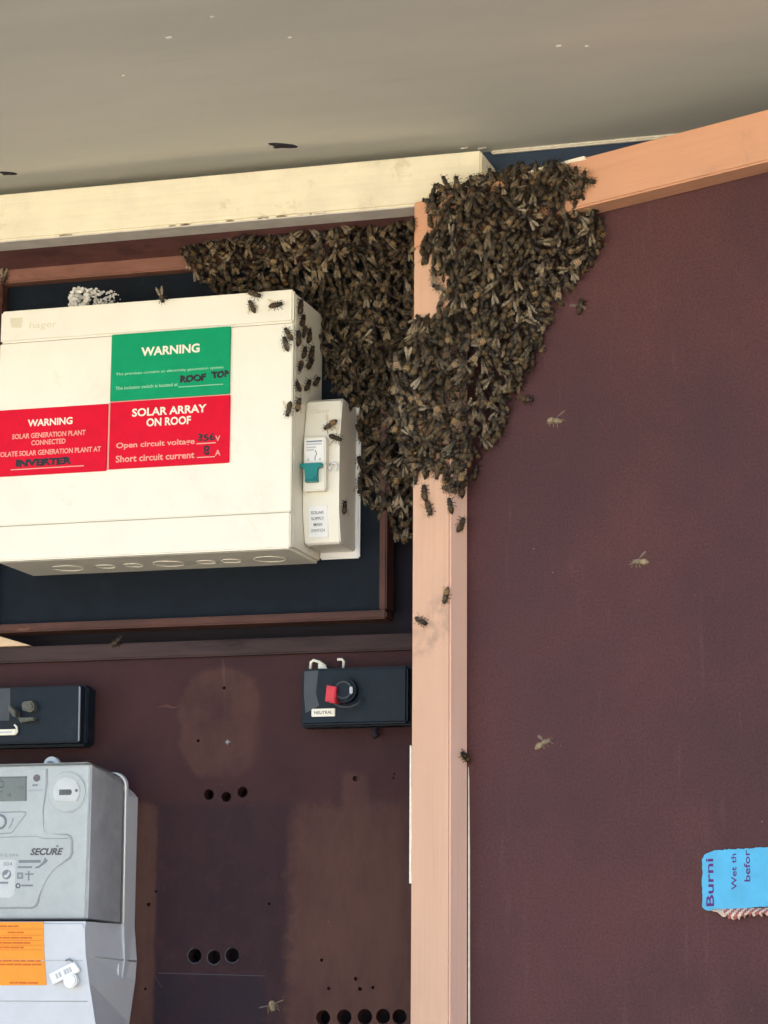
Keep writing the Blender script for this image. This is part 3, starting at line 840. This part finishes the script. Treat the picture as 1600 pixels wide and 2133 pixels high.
prism('step', [(-.3060, -.3830), (-.2325, -.3830), (-.2325, -.3838), (-.3060, -.3838)], -.0866, -.0855, 'meter_line', mt_)
ol = tag(prism('orange_label', [(-.392, -.3518), (-.2687, -.3518), (-.2672, -.3760), (-.2640, -.4036), (-.392, -.4050)], -.0865, -.0855, 'orange', mt_), 'orange paper label with red print')
for z, x0, x1 in ((-.3553, -.330, -.2915), (-.3604, -.3010, -.2865), (-.3648, -.330, -.2790), (-.3690, -.330, -.2800), (-.3728, -.330, -.2860), (-.3838, -.330, -.2700), (-.3868, -.330, -.2695), (-.4018, -.2975, -.2705)):
    x = x0
    rr = random.Random(int(-z * 1e5))
    while x < x1 - .001:                        # broken print lines, too small to read
        w_ = min(rr.uniform(.003, .010), x1 - x)
        box('print_line', x, x + w_, -.0868, -.0864, z - .0007, z + .0007, 'orange_ink', ol)
        x += w_ + .0009
for z in (-.3576, -.3626, -.3669, -.3709, -.3748):
    box('rule', -.330, -.2690, -.0867, -.0864, z - .0002, z + .0002, 'orange_ink', ol)
seal = thing('meter_seal', 'white plastic tamper seal hanging from the meter terminal cover', 'seal', (-.2470, -.0870, -.4090))
sc_, ss_ = math.cos(R(25)), math.sin(R(25))
sq = lambda u, w: (-.2470 + u * sc_ - w * ss_, -.3935 + u * ss_ + w * sc_)
fg = prism('flag', [sq(-.0130, -.0048), sq(.0130, -.0048), sq(.0135, -.0030), sq(.0118, .0048), sq(-.0128, .0048)], -.0905, -.0885, 'white', seal, .0005)
for u in (-.0075, -.0045, .0005, .0030, .0055):
    prism('print_mark', [sq(u, -.002), sq(u + .0018, -.002), sq(u + .0018, .0022), sq(u, .0022)], -.0908, -.0904, 'print_pale', fg)
a_, b_ = sq(.0035, -.0085)
disc('seal_body', a_, b_, .0062, -.0935, -.0885, 'white', seal, 24, .0012)
tube('seal_wire', [(-.2400, -.0895, -.3890), (-.2395, -.0895, -.3845), (-.2430, -.0890, -.3822), (-.2465, -.0880, -.3832)], .0008, 'print_grey', seal, 6)
lug_ = bmesh.new()
lpts = [(-.2950 + .0075 * math.cos(R(t)), -.2150 + .0075 * math.sin(R(t))) for t in range(0, 181, 12)]
b_prism(lug_, lpts + [(-.3025, -.2340), (-.2875, -.2340)], -.0238, -.0180, .0008)
lug = put('hanging_lug', lug_, 'meter_grey', mt_)
disc('screw_head', -.2950, -.2150, .0036, -.0262, -.0236, 'print_grey', lug, 14, .0005)

# ------------------------------------------------------------------ foam lump behind the switchboard's top edge
rr = random.Random(9)
bm = bmesh.new()
for i in range(300):
    t = rr.random() ** 1.8
    x = -.2785 + t * .046
    top = .2085 - .011 * max(0, t - .30) - .004 * max(0, .12 - t) * 8
    z = rr.uniform(.186, top)
    s = rr.uniform(.0009, .0026) * (1 - .55 * t)
    mm = Matrix.Translation((x, -.045 + rr.uniform(-.006, .004), z)) @ Matrix.Rotation(rr.uniform(0, 6), 4, Vector((rr.random(), rr.random(), rr.random())).normalized()) @ Matrix.Diagonal((s * rr.uniform(.8, 1.9), s, s, 1))
    bmesh.ops.create_icosphere(bm, subdivisions=1, radius=1, matrix=mm)
tag(put('foam_lump', bm, 'foam'), 'crumbly white foam lump behind the top edge of the switchboard', 'foam')


# ------------------------------------------------------------------ honeybees
DDIR = Vector((math.cos(DA), -math.sin(DA), 0))
DNRM = Vector((-math.sin(DA), -math.cos(DA), 0))
DORG = Vector((HX, HY, 0))
SINGLES = [
    (-0.0934, -0.0832, 0.1676, -0.43, -0.00, 0.90, 'ef', 1),
    (-0.0721, -0.0832, 0.1673, 1.00, 0.00, 0.07, 'ef', 1),
    (-0.0918, -0.0832, 0.1790, 0.92, 0.00, -0.38, 'ef', 0),
    (-0.0812, -0.0923, 0.1812, -1.00, 0.07, 0.00, 'et', 0),
    (-0.1771, -0.0832, 0.1841, 0.22, 0.00, -0.97, 'ef', 0),
    (-0.0624, -0.0832, 0.1328, -0.26, 0.00, 0.97, 'ef', 0),
    (-0.0600, -0.0832, 0.1411, -0.52, 0.00, 0.86, 'ef', 0),
    (-0.0590, -0.0832, 0.0756, -0.19, 0.00, -0.98, 'ef', 1),
    (-0.0568, -0.0723, 0.0817, 0.00, 0.44, 0.90, 'es', 0),
    (-0.0317, -0.0525, 0.0671, -0.85, -0.00, -0.53, 'if', 2),
    (-0.0273, -0.0525, 0.0555, 0.91, 0.00, -0.42, 'if', 2),
    (-0.0243, -0.0425, -0.0032, 0.00, 0.38, 0.92, 'is', 1),
    (-0.0243, -0.0252, 0.0922, 0.00, -0.61, -0.79, 'is', 0),
    (-0.0568, -0.0696, 0.1686, 0.00, 0.23, 0.97, 'es', 0),
    (-0.0568, -0.0640, 0.1581, 0.00, 0.57, 0.82, 'es', 0),
    (-0.0568, -0.0735, 0.1400, 0.00, -0.04, 1.00, 'es', 0),
    (-0.0568, -0.0577, 0.1312, 0.00, 0.44, 0.90, 'es', 0),
    (-0.0568, -0.0674, 0.1174, 0.00, -0.58, -0.82, 'es', 1),
    (-0.0568, -0.0431, 0.1251, 0.00, 0.73, 0.68, 'es', 0),
    (-0.0568, -0.0730, 0.0979, 0.00, -0.87, 0.49, 'es', 1),
    (-0.0568, -0.0475, 0.1048, -0.00, 0.58, 0.81, 'es', 0),
    (-0.0568, -0.0242, 0.1138, 0.00, 0.74, 0.67, 'es', 0),
    (-0.0568, -0.0585, 0.1502, 0.00, -0.44, -0.90, 'es', 0),
    (-0.0568, -0.0383, 0.1361, -0.00, 0.45, 0.90, 'es', 0),
    (-0.0568, -0.0454, 0.1493, 0.00, 0.24, 0.97, 'es', 0),
    (0.0675, -0.1061, -0.0076, -0.12, 0.05, 0.99, 'df', 0),
    (0.0718, -0.1080, -0.0202, 0.32, -0.14, -0.94, 'df', 1),
    (0.0930, -0.1177, -0.0214, -0.17, 0.08, 0.98, 'df', 0),
    (0.0961, -0.1068, -0.0354, 0.20, 0.45, 0.87, 'dr', 0),
    (0.0890, -0.1159, -0.0943, -0.28, 0.13, -0.95, 'df', 0),
    (0.0647, -0.1048, -0.1125, 0.79, -0.36, -0.49, 'df', 1),
    (0.0985, -0.1015, -0.2226, -0.36, -0.79, 0.49, 'dr', 1),
    (0.0911, -0.1169, -0.0077, -0.86, 0.39, 0.34, 'df', 0),
    (0.0981, -0.1024, 0.0019, 0.06, 0.13, 0.99, 'dr', 0),
    (0.1087, -0.0996, 0.0091, 0.23, -0.10, 0.97, 'dp', 0),
    (0.2213, -0.1762, 0.2219, 0.86, -0.39, -0.32, 'df', 2),
    (0.2067, -0.1443, 0.1290, 0.28, -0.13, 0.95, 'dp', 2),
    (0.1571, -0.1217, 0.0616, 0.88, -0.40, -0.26, 'dp', 0),
    (0.1667, -0.1260, 0.1057, -0.80, 0.37, 0.47, 'dp', 0),
    (0.2227, -0.1516, 0.1791, -0.39, 0.18, 0.90, 'dp', 0),
    (0.2175, -0.1492, 0.1723, 0.28, -0.13, -0.95, 'dp', 0),
    (0.2254, -0.1528, 0.1924, -0.19, 0.09, 0.98, 'dp', 0),
    (0.1995, -0.1410, 0.1503, 0.34, -0.15, 0.93, 'dp', 1),
    (0.2015, -0.2221, 0.0196, 0.87, -0.40, -0.30, 'fl', 3),
    (0.2725, -0.2545, -0.0973, -0.89, 0.41, 0.19, 'fl', 3),
    (0.1896, -0.2167, -0.2246, 0.33, -0.15, 0.93, 'fl', 3),
    (-0.0780, -0.0500, -0.4189, 0.32, -0.00, -0.95, 'fb', 3),
    (-0.2428, -0.0060, -0.1059, 0.73, 0.00, 0.68, 'lb', 0),
    (-0.3621, -0.0122, 0.2353, -0.17, 0.00, -0.99, 'tf', 0),
    (0.0764, -0.1102, 0.2387, -0.38, 0.17, 0.91, 'df', 1),
    (0.0727, -0.1085, 0.2221, -0.21, 0.10, 0.97, 'df', 0),
    (0.0545, -0.1002, 0.2228, -0.01, 0.00, 1.00, 'df', 0),
    (0.1190, -0.1296, 0.2490, -0.90, 0.41, 0.13, 'df', 0),
]
CAVITY_OUTLINE = [(-0.1824, 0.2443), (-0.1441, 0.2429), (-0.104, 0.243), (-0.0599, 0.2428), (-0.0077, 0.2418), (0.0483, 0.2418), (0.0381, -0.0262), (0.0111, -0.0224), (0.0036, -0.006), (-0.0078, 0.0055), (-0.0178, 0.0081), (-0.0189, 0.0272), (-0.019, 0.0442), (-0.0195, 0.0693), (-0.0222, 0.0902), (-0.0317, 0.1046), (-0.0428, 0.1117), (-0.0526, 0.121), (-0.0569, 0.1416), (-0.0621, 0.158), (-0.0677, 0.18), (-0.0802, 0.1897), (-0.0981, 0.1945), (-0.1251, 0.1974), (-0.1524, 0.2048), (-0.1689, 0.217), (-0.1781, 0.2303)]
DOOR_OUTLINE = [(-0.0013, 0.0057), (-0.005, 0.0873), (-0.0033, 0.1466), (0.0104, 0.1413), (0.0249, 0.1416), (0.0337, 0.1462), (0.031, 0.163), (0.0216, 0.1812), (0.0143, 0.1909), (0.0111, 0.2081), (0.0231, 0.2141), (0.0267, 0.2258), (0.0167, 0.2362), (0.0203, 0.2479), (0.0411, 0.251), (0.0718, 0.2473), (0.1069, 0.2491), (0.1363, 0.2443), (0.1651, 0.2391), (0.1829, 0.2221), (0.1799, 0.2133), (0.1695, 0.2064), (0.1761, 0.2079), (0.1817, 0.179), (0.1689, 0.1653), (0.1507, 0.1489), (0.1313, 0.1326), (0.1201, 0.1146), (0.1166, 0.0993), (0.0994, 0.0783), (0.0845, 0.0607), (0.078, 0.0378), (0.0571, 0.0248), (0.0479, 0.0084), (0.0516, -0.0052), (0.0417, -0.0071), (0.029, 0.0057)]
# body outline along the axis (head forward): position, radius, colour
DK, MD, AM, FZ = (.009, .007, .006), (.030, .018, .010), (.25, .150, .058), (.075, .052, .029)
PROF = [(6.3, .25, DK), (6.0, 1.05, DK), (5.3, 1.60, DK), (4.6, 1.35, DK), (4.1, 1.15, MD), (3.5, 1.70, FZ), (2.3, 2.10, FZ), (1.0, 1.95, MD), (.2, 1.70, DK), (-.2, 1.55, MD),
        (-.9, 1.95, AM), (-1.9, 2.28, MD), (-2.3, 2.36, AM), (-3.3, 2.30, MD), (-3.7, 2.18, AM), (-4.7, 1.80, DK), (-5.5, 1.30, MD), (-6.2, .70, DK), (-6.7, .15, DK)]


def bee_arrays(seed, spread, seg, legs=True):
    """body (verts, faces, corner colours) and two wings, in metres; +x head, +z back"""
    q = random.Random(seed)
    V, F, C = [], [], []
    bend = q.uniform(.0, .05)
    amb = q.choice((.25, .45, .7, 1.0, 1.3))
    for (x, r, c) in PROF:
        for j in range(seg):
            t = 2 * math.pi * j / seg
            wide = 1.18 if x > 4.2 else 1.0
            z = r * .92 * math.cos(t) - bend * min(0, x) ** 2 * .6
            V.append((x, r * wide * math.sin(t), z))
    for i in range(len(PROF) - 1):
        c = PROF[i][2] if i else DK
        if c == AM:
            c = tuple(v * amb for v in AM)
        for j in range(seg):
            F.append((i * seg + j, i * seg + (j + 1) % seg, (i + 1) * seg + (j + 1) % seg, (i + 1) * seg + j))
            C.append(c)
    F.append(tuple(range(seg))[::-1])
    C.append(DK)
    F.append(tuple((len(PROF) - 1) * seg + j for j in range(seg)))
    C.append(DK)

    def limb(pts, r):
        for a_, b_ in zip(pts[:-1], pts[1:]):
            a_, b_ = Vector(a_), Vector(b_)
            t = (b_ - a_).normalized()
            s = t.orthogonal().normalized()
            w = t.cross(s)
            k0 = len(V)
            for p in (a_, b_):
                for j in range(3):
                    an = 2 * math.pi * j / 3
                    V.append(tuple(p + (s * math.cos(an) + w * math.sin(an)) * r))
            for j in range(3):
                F.append((k0 + j, k0 + (j + 1) % 3, k0 + 3 + (j + 1) % 3, k0 + 3 + j))
                C.append(DK)
    if legs:
        for s in (-1, 1):
            for x, dx in ((3.0, 2.2), (1.9, -.3), (.9, -2.6)):
                dx += q.uniform(-.6, .6)
                limb([(x, 1.3 * s, -1.0), (x + dx * .6, 3.0 * s, .1), (x + dx, 4.1 * s, -2.2)], .26)
            limb([(6.0, .6 * s, .5), (7.2, 1.3 * s, .9), (8.2, 1.2 * s, .2)], .14)
    W = []
    ang = {0: q.uniform(2, 10), 1: q.uniform(20, 36), 2: q.uniform(58, 75), 3: q.uniform(80, 95)}[spread]
    lift = {0: .10, 1: .2, 2: .40, 3: .45}[spread]
    for s in (-1, 1):
        wv = []
        shape = [(0, 0), (2.4, .7), (5.0, 1.2), (7.2, 1.2), (8.5, .5), (8.2, -.5), (5.8, -1.1), (3.2, -1.0), (1.2, -.6)]
        a_ = R(180 - ang * s)
        for (l, w) in shape:
            x, y = l * math.cos(a_) - s * w * math.sin(a_) * -1, l * math.sin(a_) + s * w * math.cos(a_) * -1
            wv.append((x + 1.6, y + .9 * s, 1.75 + lift * l * .25 + .12 * w))
        W.append((wv, [tuple(range(9))]))
    if spread == 3:                            # light caught in flight is painted in as pale tan body colour
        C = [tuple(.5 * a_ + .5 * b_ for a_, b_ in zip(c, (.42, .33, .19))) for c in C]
    sc = .00110 * q.uniform(.92, 1.06)
    V = np.array(V) * sc
    W = [(np.array(v) * sc, f) for v, f in W]
    return V, F, C, W


TINTS = [.05, .2, .35, .5, .65, .8, .95, .3]
HERO = {}
for sp in range(4):
    for v_ in range(6 if sp < 2 else 2):
        V, F, C, W = bee_arrays(100 + sp * 10 + v_, sp, 10)
        me = bpy.data.meshes.new('honeybee')
        me.from_pydata(V.tolist(), [], F)
        ca = me.color_attributes.new('hue', 'FLOAT_COLOR', 'CORNER')
        li = 0
        buf = []
        for f, c in zip(F, C):
            buf += [(*c, 1)] * len(f)
        ca.data.foreach_set('color', np.array(buf, dtype=np.float32).ravel())
        ta = me.attributes.new('tint', 'FLOAT', 'POINT')
        tv = TINTS[(v_ * 3 + sp) % 8] if sp < 3 else 1.0
        ta.data.foreach_set('value', np.full(len(V), tv, np.float32))
        me.materials.append(M['bee'])
        me.polygons.foreach_set('use_smooth', np.ones(len(F), bool))
        ws_ = []
        for wv, wf in W:
            wm = bpy.data.meshes.new('wing')
            wm.from_pydata(wv.tolist(), [], wf)
            ta = wm.attributes.new('tint', 'FLOAT', 'POINT')
            ta.data.foreach_set('value', np.full(len(wv), (tv * 1.7) % 1 if sp < 3 else .9, np.float32))
            wm.materials.append(M['wing'])
            ws_.append(wm)
        HERO.setdefault(sp, []).append((me, ws_))


def frame_of(pos, head, normal, lift=.0022):
    n_ = Vector(normal).normalized()
    h_ = Vector(head)
    h_ = (h_ - n_ * h_.dot(n_)).normalized()
    mt = Matrix((h_, n_.cross(h_), n_)).transposed().to_4x4()
    mt.translation = Vector(pos) + n_ * lift
    return mt


def bee(mat, spread, label, group, pick=None, size=1.0):
    me, ws_ = (pick or random.choice)(HERO[spread])
    o = bpy.data.objects.new('honeybee', me)
    COL.objects.link(o)
    o.matrix_world = mat @ Matrix.Scale(size, 4)
    tag(o, label, 'bee', group)
    for wm in ws_:
        w = bpy.data.objects.new('wing', wm)
        COL.objects.link(w)
        w.parent = o
    return o


NRM = {'ef': (0, -1, 0), 'es': (1, 0, 0), 'et': (0, 0, 1), 'if': (0, -1, 0), 'is': (1, 0, 0), 'df': DNRM, 'dr': DDIR, 'dp': DNRM, 'fl': (-.2, -.55, .8), 'fb': (0, -.6, .8), 'so': (0, 0, -1), 'lb': (0, -1, 0), 'tf': (0, -1, 0)}
LABELS = [
    'bee climbing head up near the top right of the switchboard front', 'bee facing right near the top right corner of the switchboard front',
    'bee on the top front edge of the switchboard above the climbing bee', 'bee lying flat on top of the switchboard near its right end',
    'bee alone on the top front edge of the switchboard left of the swarm', 'bee on the right front edge of the switchboard beside the green sign',
    'bee just above another on the right front edge of the switchboard', 'bee facing down on the right front edge of the switchboard beside the isolator top',
    'bee on the switchboard side close beside the isolator top', 'bee with raised wings and amber tail above the teal lever',
    'dark bee on the isolator edge just above the breaker', 'bee on the right side of the isolator near its label', 'bee at the top of the isolator right side',
] + ['bee scattered on the right side of the switchboard'] * 12 + [
    'bee head up on the salmon upright just below the swarm', 'bee head down on the salmon upright touching the one above it',
    'bee on the inner edge of the salmon upright below the swarm', 'lowest bee of the group below the swarm on the upright inner face',
    'bee head down at mid height on the salmon upright', 'bee lying slanted on the salmon upright below the head down bee',
    'lone bee low on the inner face of the salmon upright', 'bee crosswise at the lower tip of the swarm on the upright', 'bee at the lower right tip of the swarm on the upright',
    'bee on the dark door panel beside the lower tip of the swarm', 'bee standing at the right end of the swarm on the salmon top rail',
    'bee with spread wings alone on the dark panel right of the swarm', 'bee facing right on the dark panel at the swarm lower right edge',
    'bee on the dark panel jutting from the right edge of the swarm', 'bee head up on the dark panel right of the swarm under the top rail',
    'bee head down on the dark panel right of the swarm under the top rail', 'topmost bee on the dark panel right of the swarm', 'bee at the right swarm edge on the panel above the spread winged bee',
    'flying bee just right of the swarm lower part', 'flying bee before the middle of the dark panel', 'flying bee before the dark panel low beside the upright', 'flying bee in front of the fuse board bottom',
    'bee in the gap under the switchboard frame', 'small bee on the brown frame at the left edge',
    'bee at the top left corner of the salmon upright', 'bee on the bare top part of the salmon upright', 'bee on the left edge of the salmon upright at the top', 'bee standing on top of the salmon rail before the cream board']
assert len(LABELS) == len(SINGLES), (len(LABELS), len(SINGLES))
n_hero = 0
for (x, y, z, hx, hy, hz, s, w), lb in zip(SINGLES, LABELS):
    nn = Vector(NRM[s]) + Vector((random.uniform(-.12, .12), random.uniform(-.12, .12), random.uniform(-.12, .12)))
    bee(frame_of((x, y, z), (hx, hy, hz), nn, .0 if s in ('fl', 'fb') else .0022), w, lb, 'single bees around the swarm' if 'scattered' not in lb else 'bees on the switchboard side',
        None, 1.0 + random.uniform(-.06, .08))
    n_hero += 1


# --- the swarm: bees in layers over a bulging surface
DOOR_OUTLINE = [(max(u_, .0035), z_) for u_, z_ in DOOR_OUTLINE]     # bees on the door stop at its outer edge


def inside(P, poly):
    px, pz = P[:, 0], P[:, 1]
    res = np.zeros(len(P), bool)
    n = len(poly)
    for i in range(n):
        (x0, z0), (x1, z1) = poly[i], poly[(i + 1) % n]
        cnd = (z0 > pz) != (z1 > pz)
        with np.errstate(divide='ignore', invalid='ignore'):
            xi = (x1 - x0) * (pz - z0) / (z1 - z0) + x0
        res ^= cnd & (px < xi)
    return res


def edge_dist(P, poly, skip=()):
    d = np.full(len(P), 1.0)
    n = len(poly)
    for i in range(n):
        if i in skip:
            continue
        a_, b_ = np.array(poly[i]), np.array(poly[(i + 1) % n])
        ab = b_ - a_
        t = np.clip(((P - a_) @ ab) / (ab @ ab), 0, 1)
        d = np.minimum(d, np.linalg.norm(P - a_ - t[:, None] * ab, axis=1))
    return d


def scatter(poly, gap, tries):
    lo, hi = np.min(poly, 0), np.max(poly, 0)
    P = rng.uniform(lo, hi, (tries, 2))
    P = P[inside(P, poly)]
    cell = {}
    keep = []
    for p in P:
        k_ = (int(p[0] // gap), int(p[1] // gap))
        ok = True
        for i in (-1, 0, 1):
            for j in (-1, 0, 1):
                for q_ in cell.get((k_[0] + i, k_[1] + j), ()):
                    if (q_[0] - p[0]) ** 2 + (q_[1] - p[1]) ** 2 < gap * gap:
                        ok = False
        if ok:
            cell.setdefault(k_, []).append(p)
            keep.append(p)
    return np.array(keep)


def sstep(a_, b_, v):
    t = np.clip((v - a_) / (b_ - a_), 0, 1)
    return t * t * (3 - 2 * t)


def lump(P, s, ph):
    return np.sin(P[:, 0] * s + ph) * np.sin(P[:, 1] * s * 1.15 + ph * 2.1)


BEES = []                                     # (matrix, zone, outermost?)
TOPS = set(range(0, 6)) | {5}                 # outline edges where the swarm hangs from the header / meets the door


def cavity_h(P):
    d = edge_dist(P, CAVITY_OUTLINE, TOPS)
    h = .008 + .016 * sstep(0, .055, d) + .030 * sstep(.205, .243, P[:, 1])
    return h + .0035 * lump(P, 130, .4)


def door_h(P):
    d = edge_dist(P, DOOR_OUTLINE, {0, 1})
    base = np.where(P[:, 0] < .0405, 0, 0) - .019 * sstep(.040, .075, P[:, 0]) * (1 - sstep(.190, .215, P[:, 1]))
    h = base + .0035 + .021 * sstep(.002, .040, d)
    return h + .0025 * lump(P, 140, 1.7)


def place(P, hf, to_world, nbase, zone, depth, tilt, skip_outer=False):
    e = .002
    h = hf(P)
    gx_ = (hf(P + [e, 0]) - h) / e
    gz_ = (hf(P + [0, e]) - h) / e
    for p, hh, a_, b_ in zip(P, h, gx_, gz_):
        pos, ux, uz, nn = to_world(p, hh - depth + random.uniform(-.0022, .0022))
        n_ = (nn - ux * float(np.clip(a_, -1.2, 1.2)) - uz * float(np.clip(b_, -1.2, 1.2))).normalized()
        n_ = (n_ + Vector((random.gauss(0, tilt), random.gauss(0, tilt), random.gauss(0, tilt)))).normalized()
        an = random.gauss(0, .60) if random.random() < .82 else random.uniform(-3.1, 3.1)
        head = uz * math.cos(an) + ux * math.sin(an)
        BEES.append((frame_of(pos, head, n_, .0) @ Matrix.Scale(random.uniform(.86, 1.12), 4), zone, depth < .001, depth > .01))


cav_world = lambda p, h: (Vector((p[0], -h, p[1])), Vector((1, 0, 0)), Vector((0, 0, 1)), Vector((0, -1, 0)))
door_world = lambda p, h: (DORG + DDIR * float(p[0]) + Vector((0, 0, p[1])) + DNRM * float(h), DDIR, Vector((0, 0, 1)), DNRM)
for depth, gap in ((0.0, .0073), (.0050, .0070), (.0110, .0074)):
    place(scatter(CAVITY_OUTLINE, gap, 30000), cavity_h, cav_world, None, 'cavity', depth, .30)
    place(scatter(DOOR_OUTLINE, gap, 30000), door_h, door_world, None, 'door', depth, .30)
# bees wrapping round the upright's outer edge, joining the two halves
P = np.stack([rng.uniform(-.002, .004, 34), rng.uniform(.004, .152, 34)], 1)
place(P, lambda q_: -.004 + 0 * q_[:, 0] + .8 * q_[:, 0], door_world, None, 'door', .0005, .4)
P = np.stack([rng.uniform(-.004, .001, 9), rng.uniform(.15, .215, 9)], 1)
place(P, lambda q_: -.004 + 0 * q_[:, 0], door_world, None, 'door', .002, .4)
# the outermost layer lends the bees built one by one
outer = [i for i, b_ in enumerate(BEES) if b_[2]]
camp = Vector((.6046, -2.0026, -.4010))
outer.sort(key=lambda i: (BEES[i][0].translation - camp).length + random.uniform(0, .10) + (.075 if BEES[i][1] == 'door' else 0))
chosen = set(outer[:300 - n_hero])


def zone_label(mt, zn):
    p = mt.translation
    if zn == 'cavity':
        if p.x < -.075:
            return 'bee on the swarm strip under the cream board above the switchboard', 'bees on the swarm strip above the switchboard'
        if p.z > .10:
            return 'bee on the swarm inside the cabinet between switchboard and salmon upright', 'bees on the swarm inside the cabinet'
        return 'bee on the swarm inside the cabinet beside the isolator switch', 'bees on the swarm beside the isolator'
    u_ = (p - DORG).dot(DDIR)
    if p.z > .200:
        return 'bee on the swarm covering the salmon top rail of the door', 'bees on the swarm over the top rail'
    if u_ < .045:
        return 'bee on the swarm covering the salmon upright of the door', 'bees on the swarm over the upright'
    if p.z > .115:
        return 'bee on the upper swarm hanging over the dark door panel', 'bees on the swarm over the upper panel'
    return 'bee on the lower swarm hanging over the dark door panel', 'bees on the swarm over the lower panel'


for i in sorted(chosen):
    bee(BEES[i][0], 0 if random.random() < .96 else 1, *zone_label(BEES[i][0], BEES[i][1]))
# all the other bees of the swarm in one mesh
LOW = [bee_arrays(300 + i, 0 if i < 11 else 1, 7, i % 3 != 1) for i in range(12)]
LOWP = []
for V, F, C, W in LOW + [(a_[0], a_[1], a_[2], []) for a_ in LOW]:      # the deepest layer shows no wings
    vv = [V]
    ff = list(F)
    cc = list(C)
    mi = [0] * len(F)
    k0 = len(V)
    for wv, wf in W:
        vv.append(wv)
        ff += [tuple(i + k0 for i in f) for f in wf]
        cc += [(.4, .34, .24)] * len(wf)
        mi += [1] * len(wf)
        k0 += len(wv)
    V = np.concatenate(vv)
    lt = np.array([len(f) for f in ff])
    LOWP.append((V, np.array([i for f in ff for i in f]), lt, np.repeat(np.array(cc), lt, 0), np.array(mi)))
vs_, ls_, lt_, cs_, ms_, ts_ = [], [], [], [], [], []
off = 0
for i, (mt, zn, _, deep) in enumerate(BEES):
    if i in chosen:
        continue
    V, L, lt, C, mi = LOWP[random.randrange(12) + (12 if deep else 0)]
    A = np.array(mt)
    vs_.append(V @ A[:3, :3].T + A[:3, 3])
    ls_.append(L + off)
    lt_.append(lt)
    cs_.append(C)
    ms_.append(mi)
    ts_.append(np.full(len(V), random.random() ** 1.3))
    off += len(V)
vs_, ls_, lt_, cs_, ms_, ts_ = map(np.concatenate, (vs_, ls_, lt_, cs_, ms_, ts_))
me = bpy.data.meshes.new('honeybee_swarm')
me.vertices.add(len(vs_))
me.vertices.foreach_set('co', vs_.astype(np.float32).ravel())
me.loops.add(len(ls_))
me.loops.foreach_set('vertex_index', ls_.astype(np.int32))
me.polygons.add(len(lt_))
me.polygons.foreach_set('loop_start', np.concatenate(([0], np.cumsum(lt_)[:-1])).astype(np.int32))
me.materials.append(M['bee'])
me.materials.append(M['wing'])
me.polygons.foreach_set('material_index', ms_.astype(np.int32))
me.update(calc_edges=True)
me.polygons.foreach_set('use_smooth', (ms_ == 0))
ca = me.color_attributes.new('hue', 'FLOAT_COLOR', 'CORNER')
ca.data.foreach_set('color', np.concatenate([cs_, np.ones((len(cs_), 1))], 1).astype(np.float32).ravel())
ta = me.attributes.new('tint', 'FLOAT', 'POINT')
ta.data.foreach_set('value', ts_.astype(np.float32))
me.validate()
sw = bpy.data.objects.new('honeybee_swarm', me)
COL.objects.link(sw)
tag(sw, 'dense clinging mass of honeybees across the cabinet corner and open door', 'bee swarm', kind='stuff')
print('bees', len(BEES) + n_hero, 'swarm polys', len(lt_))
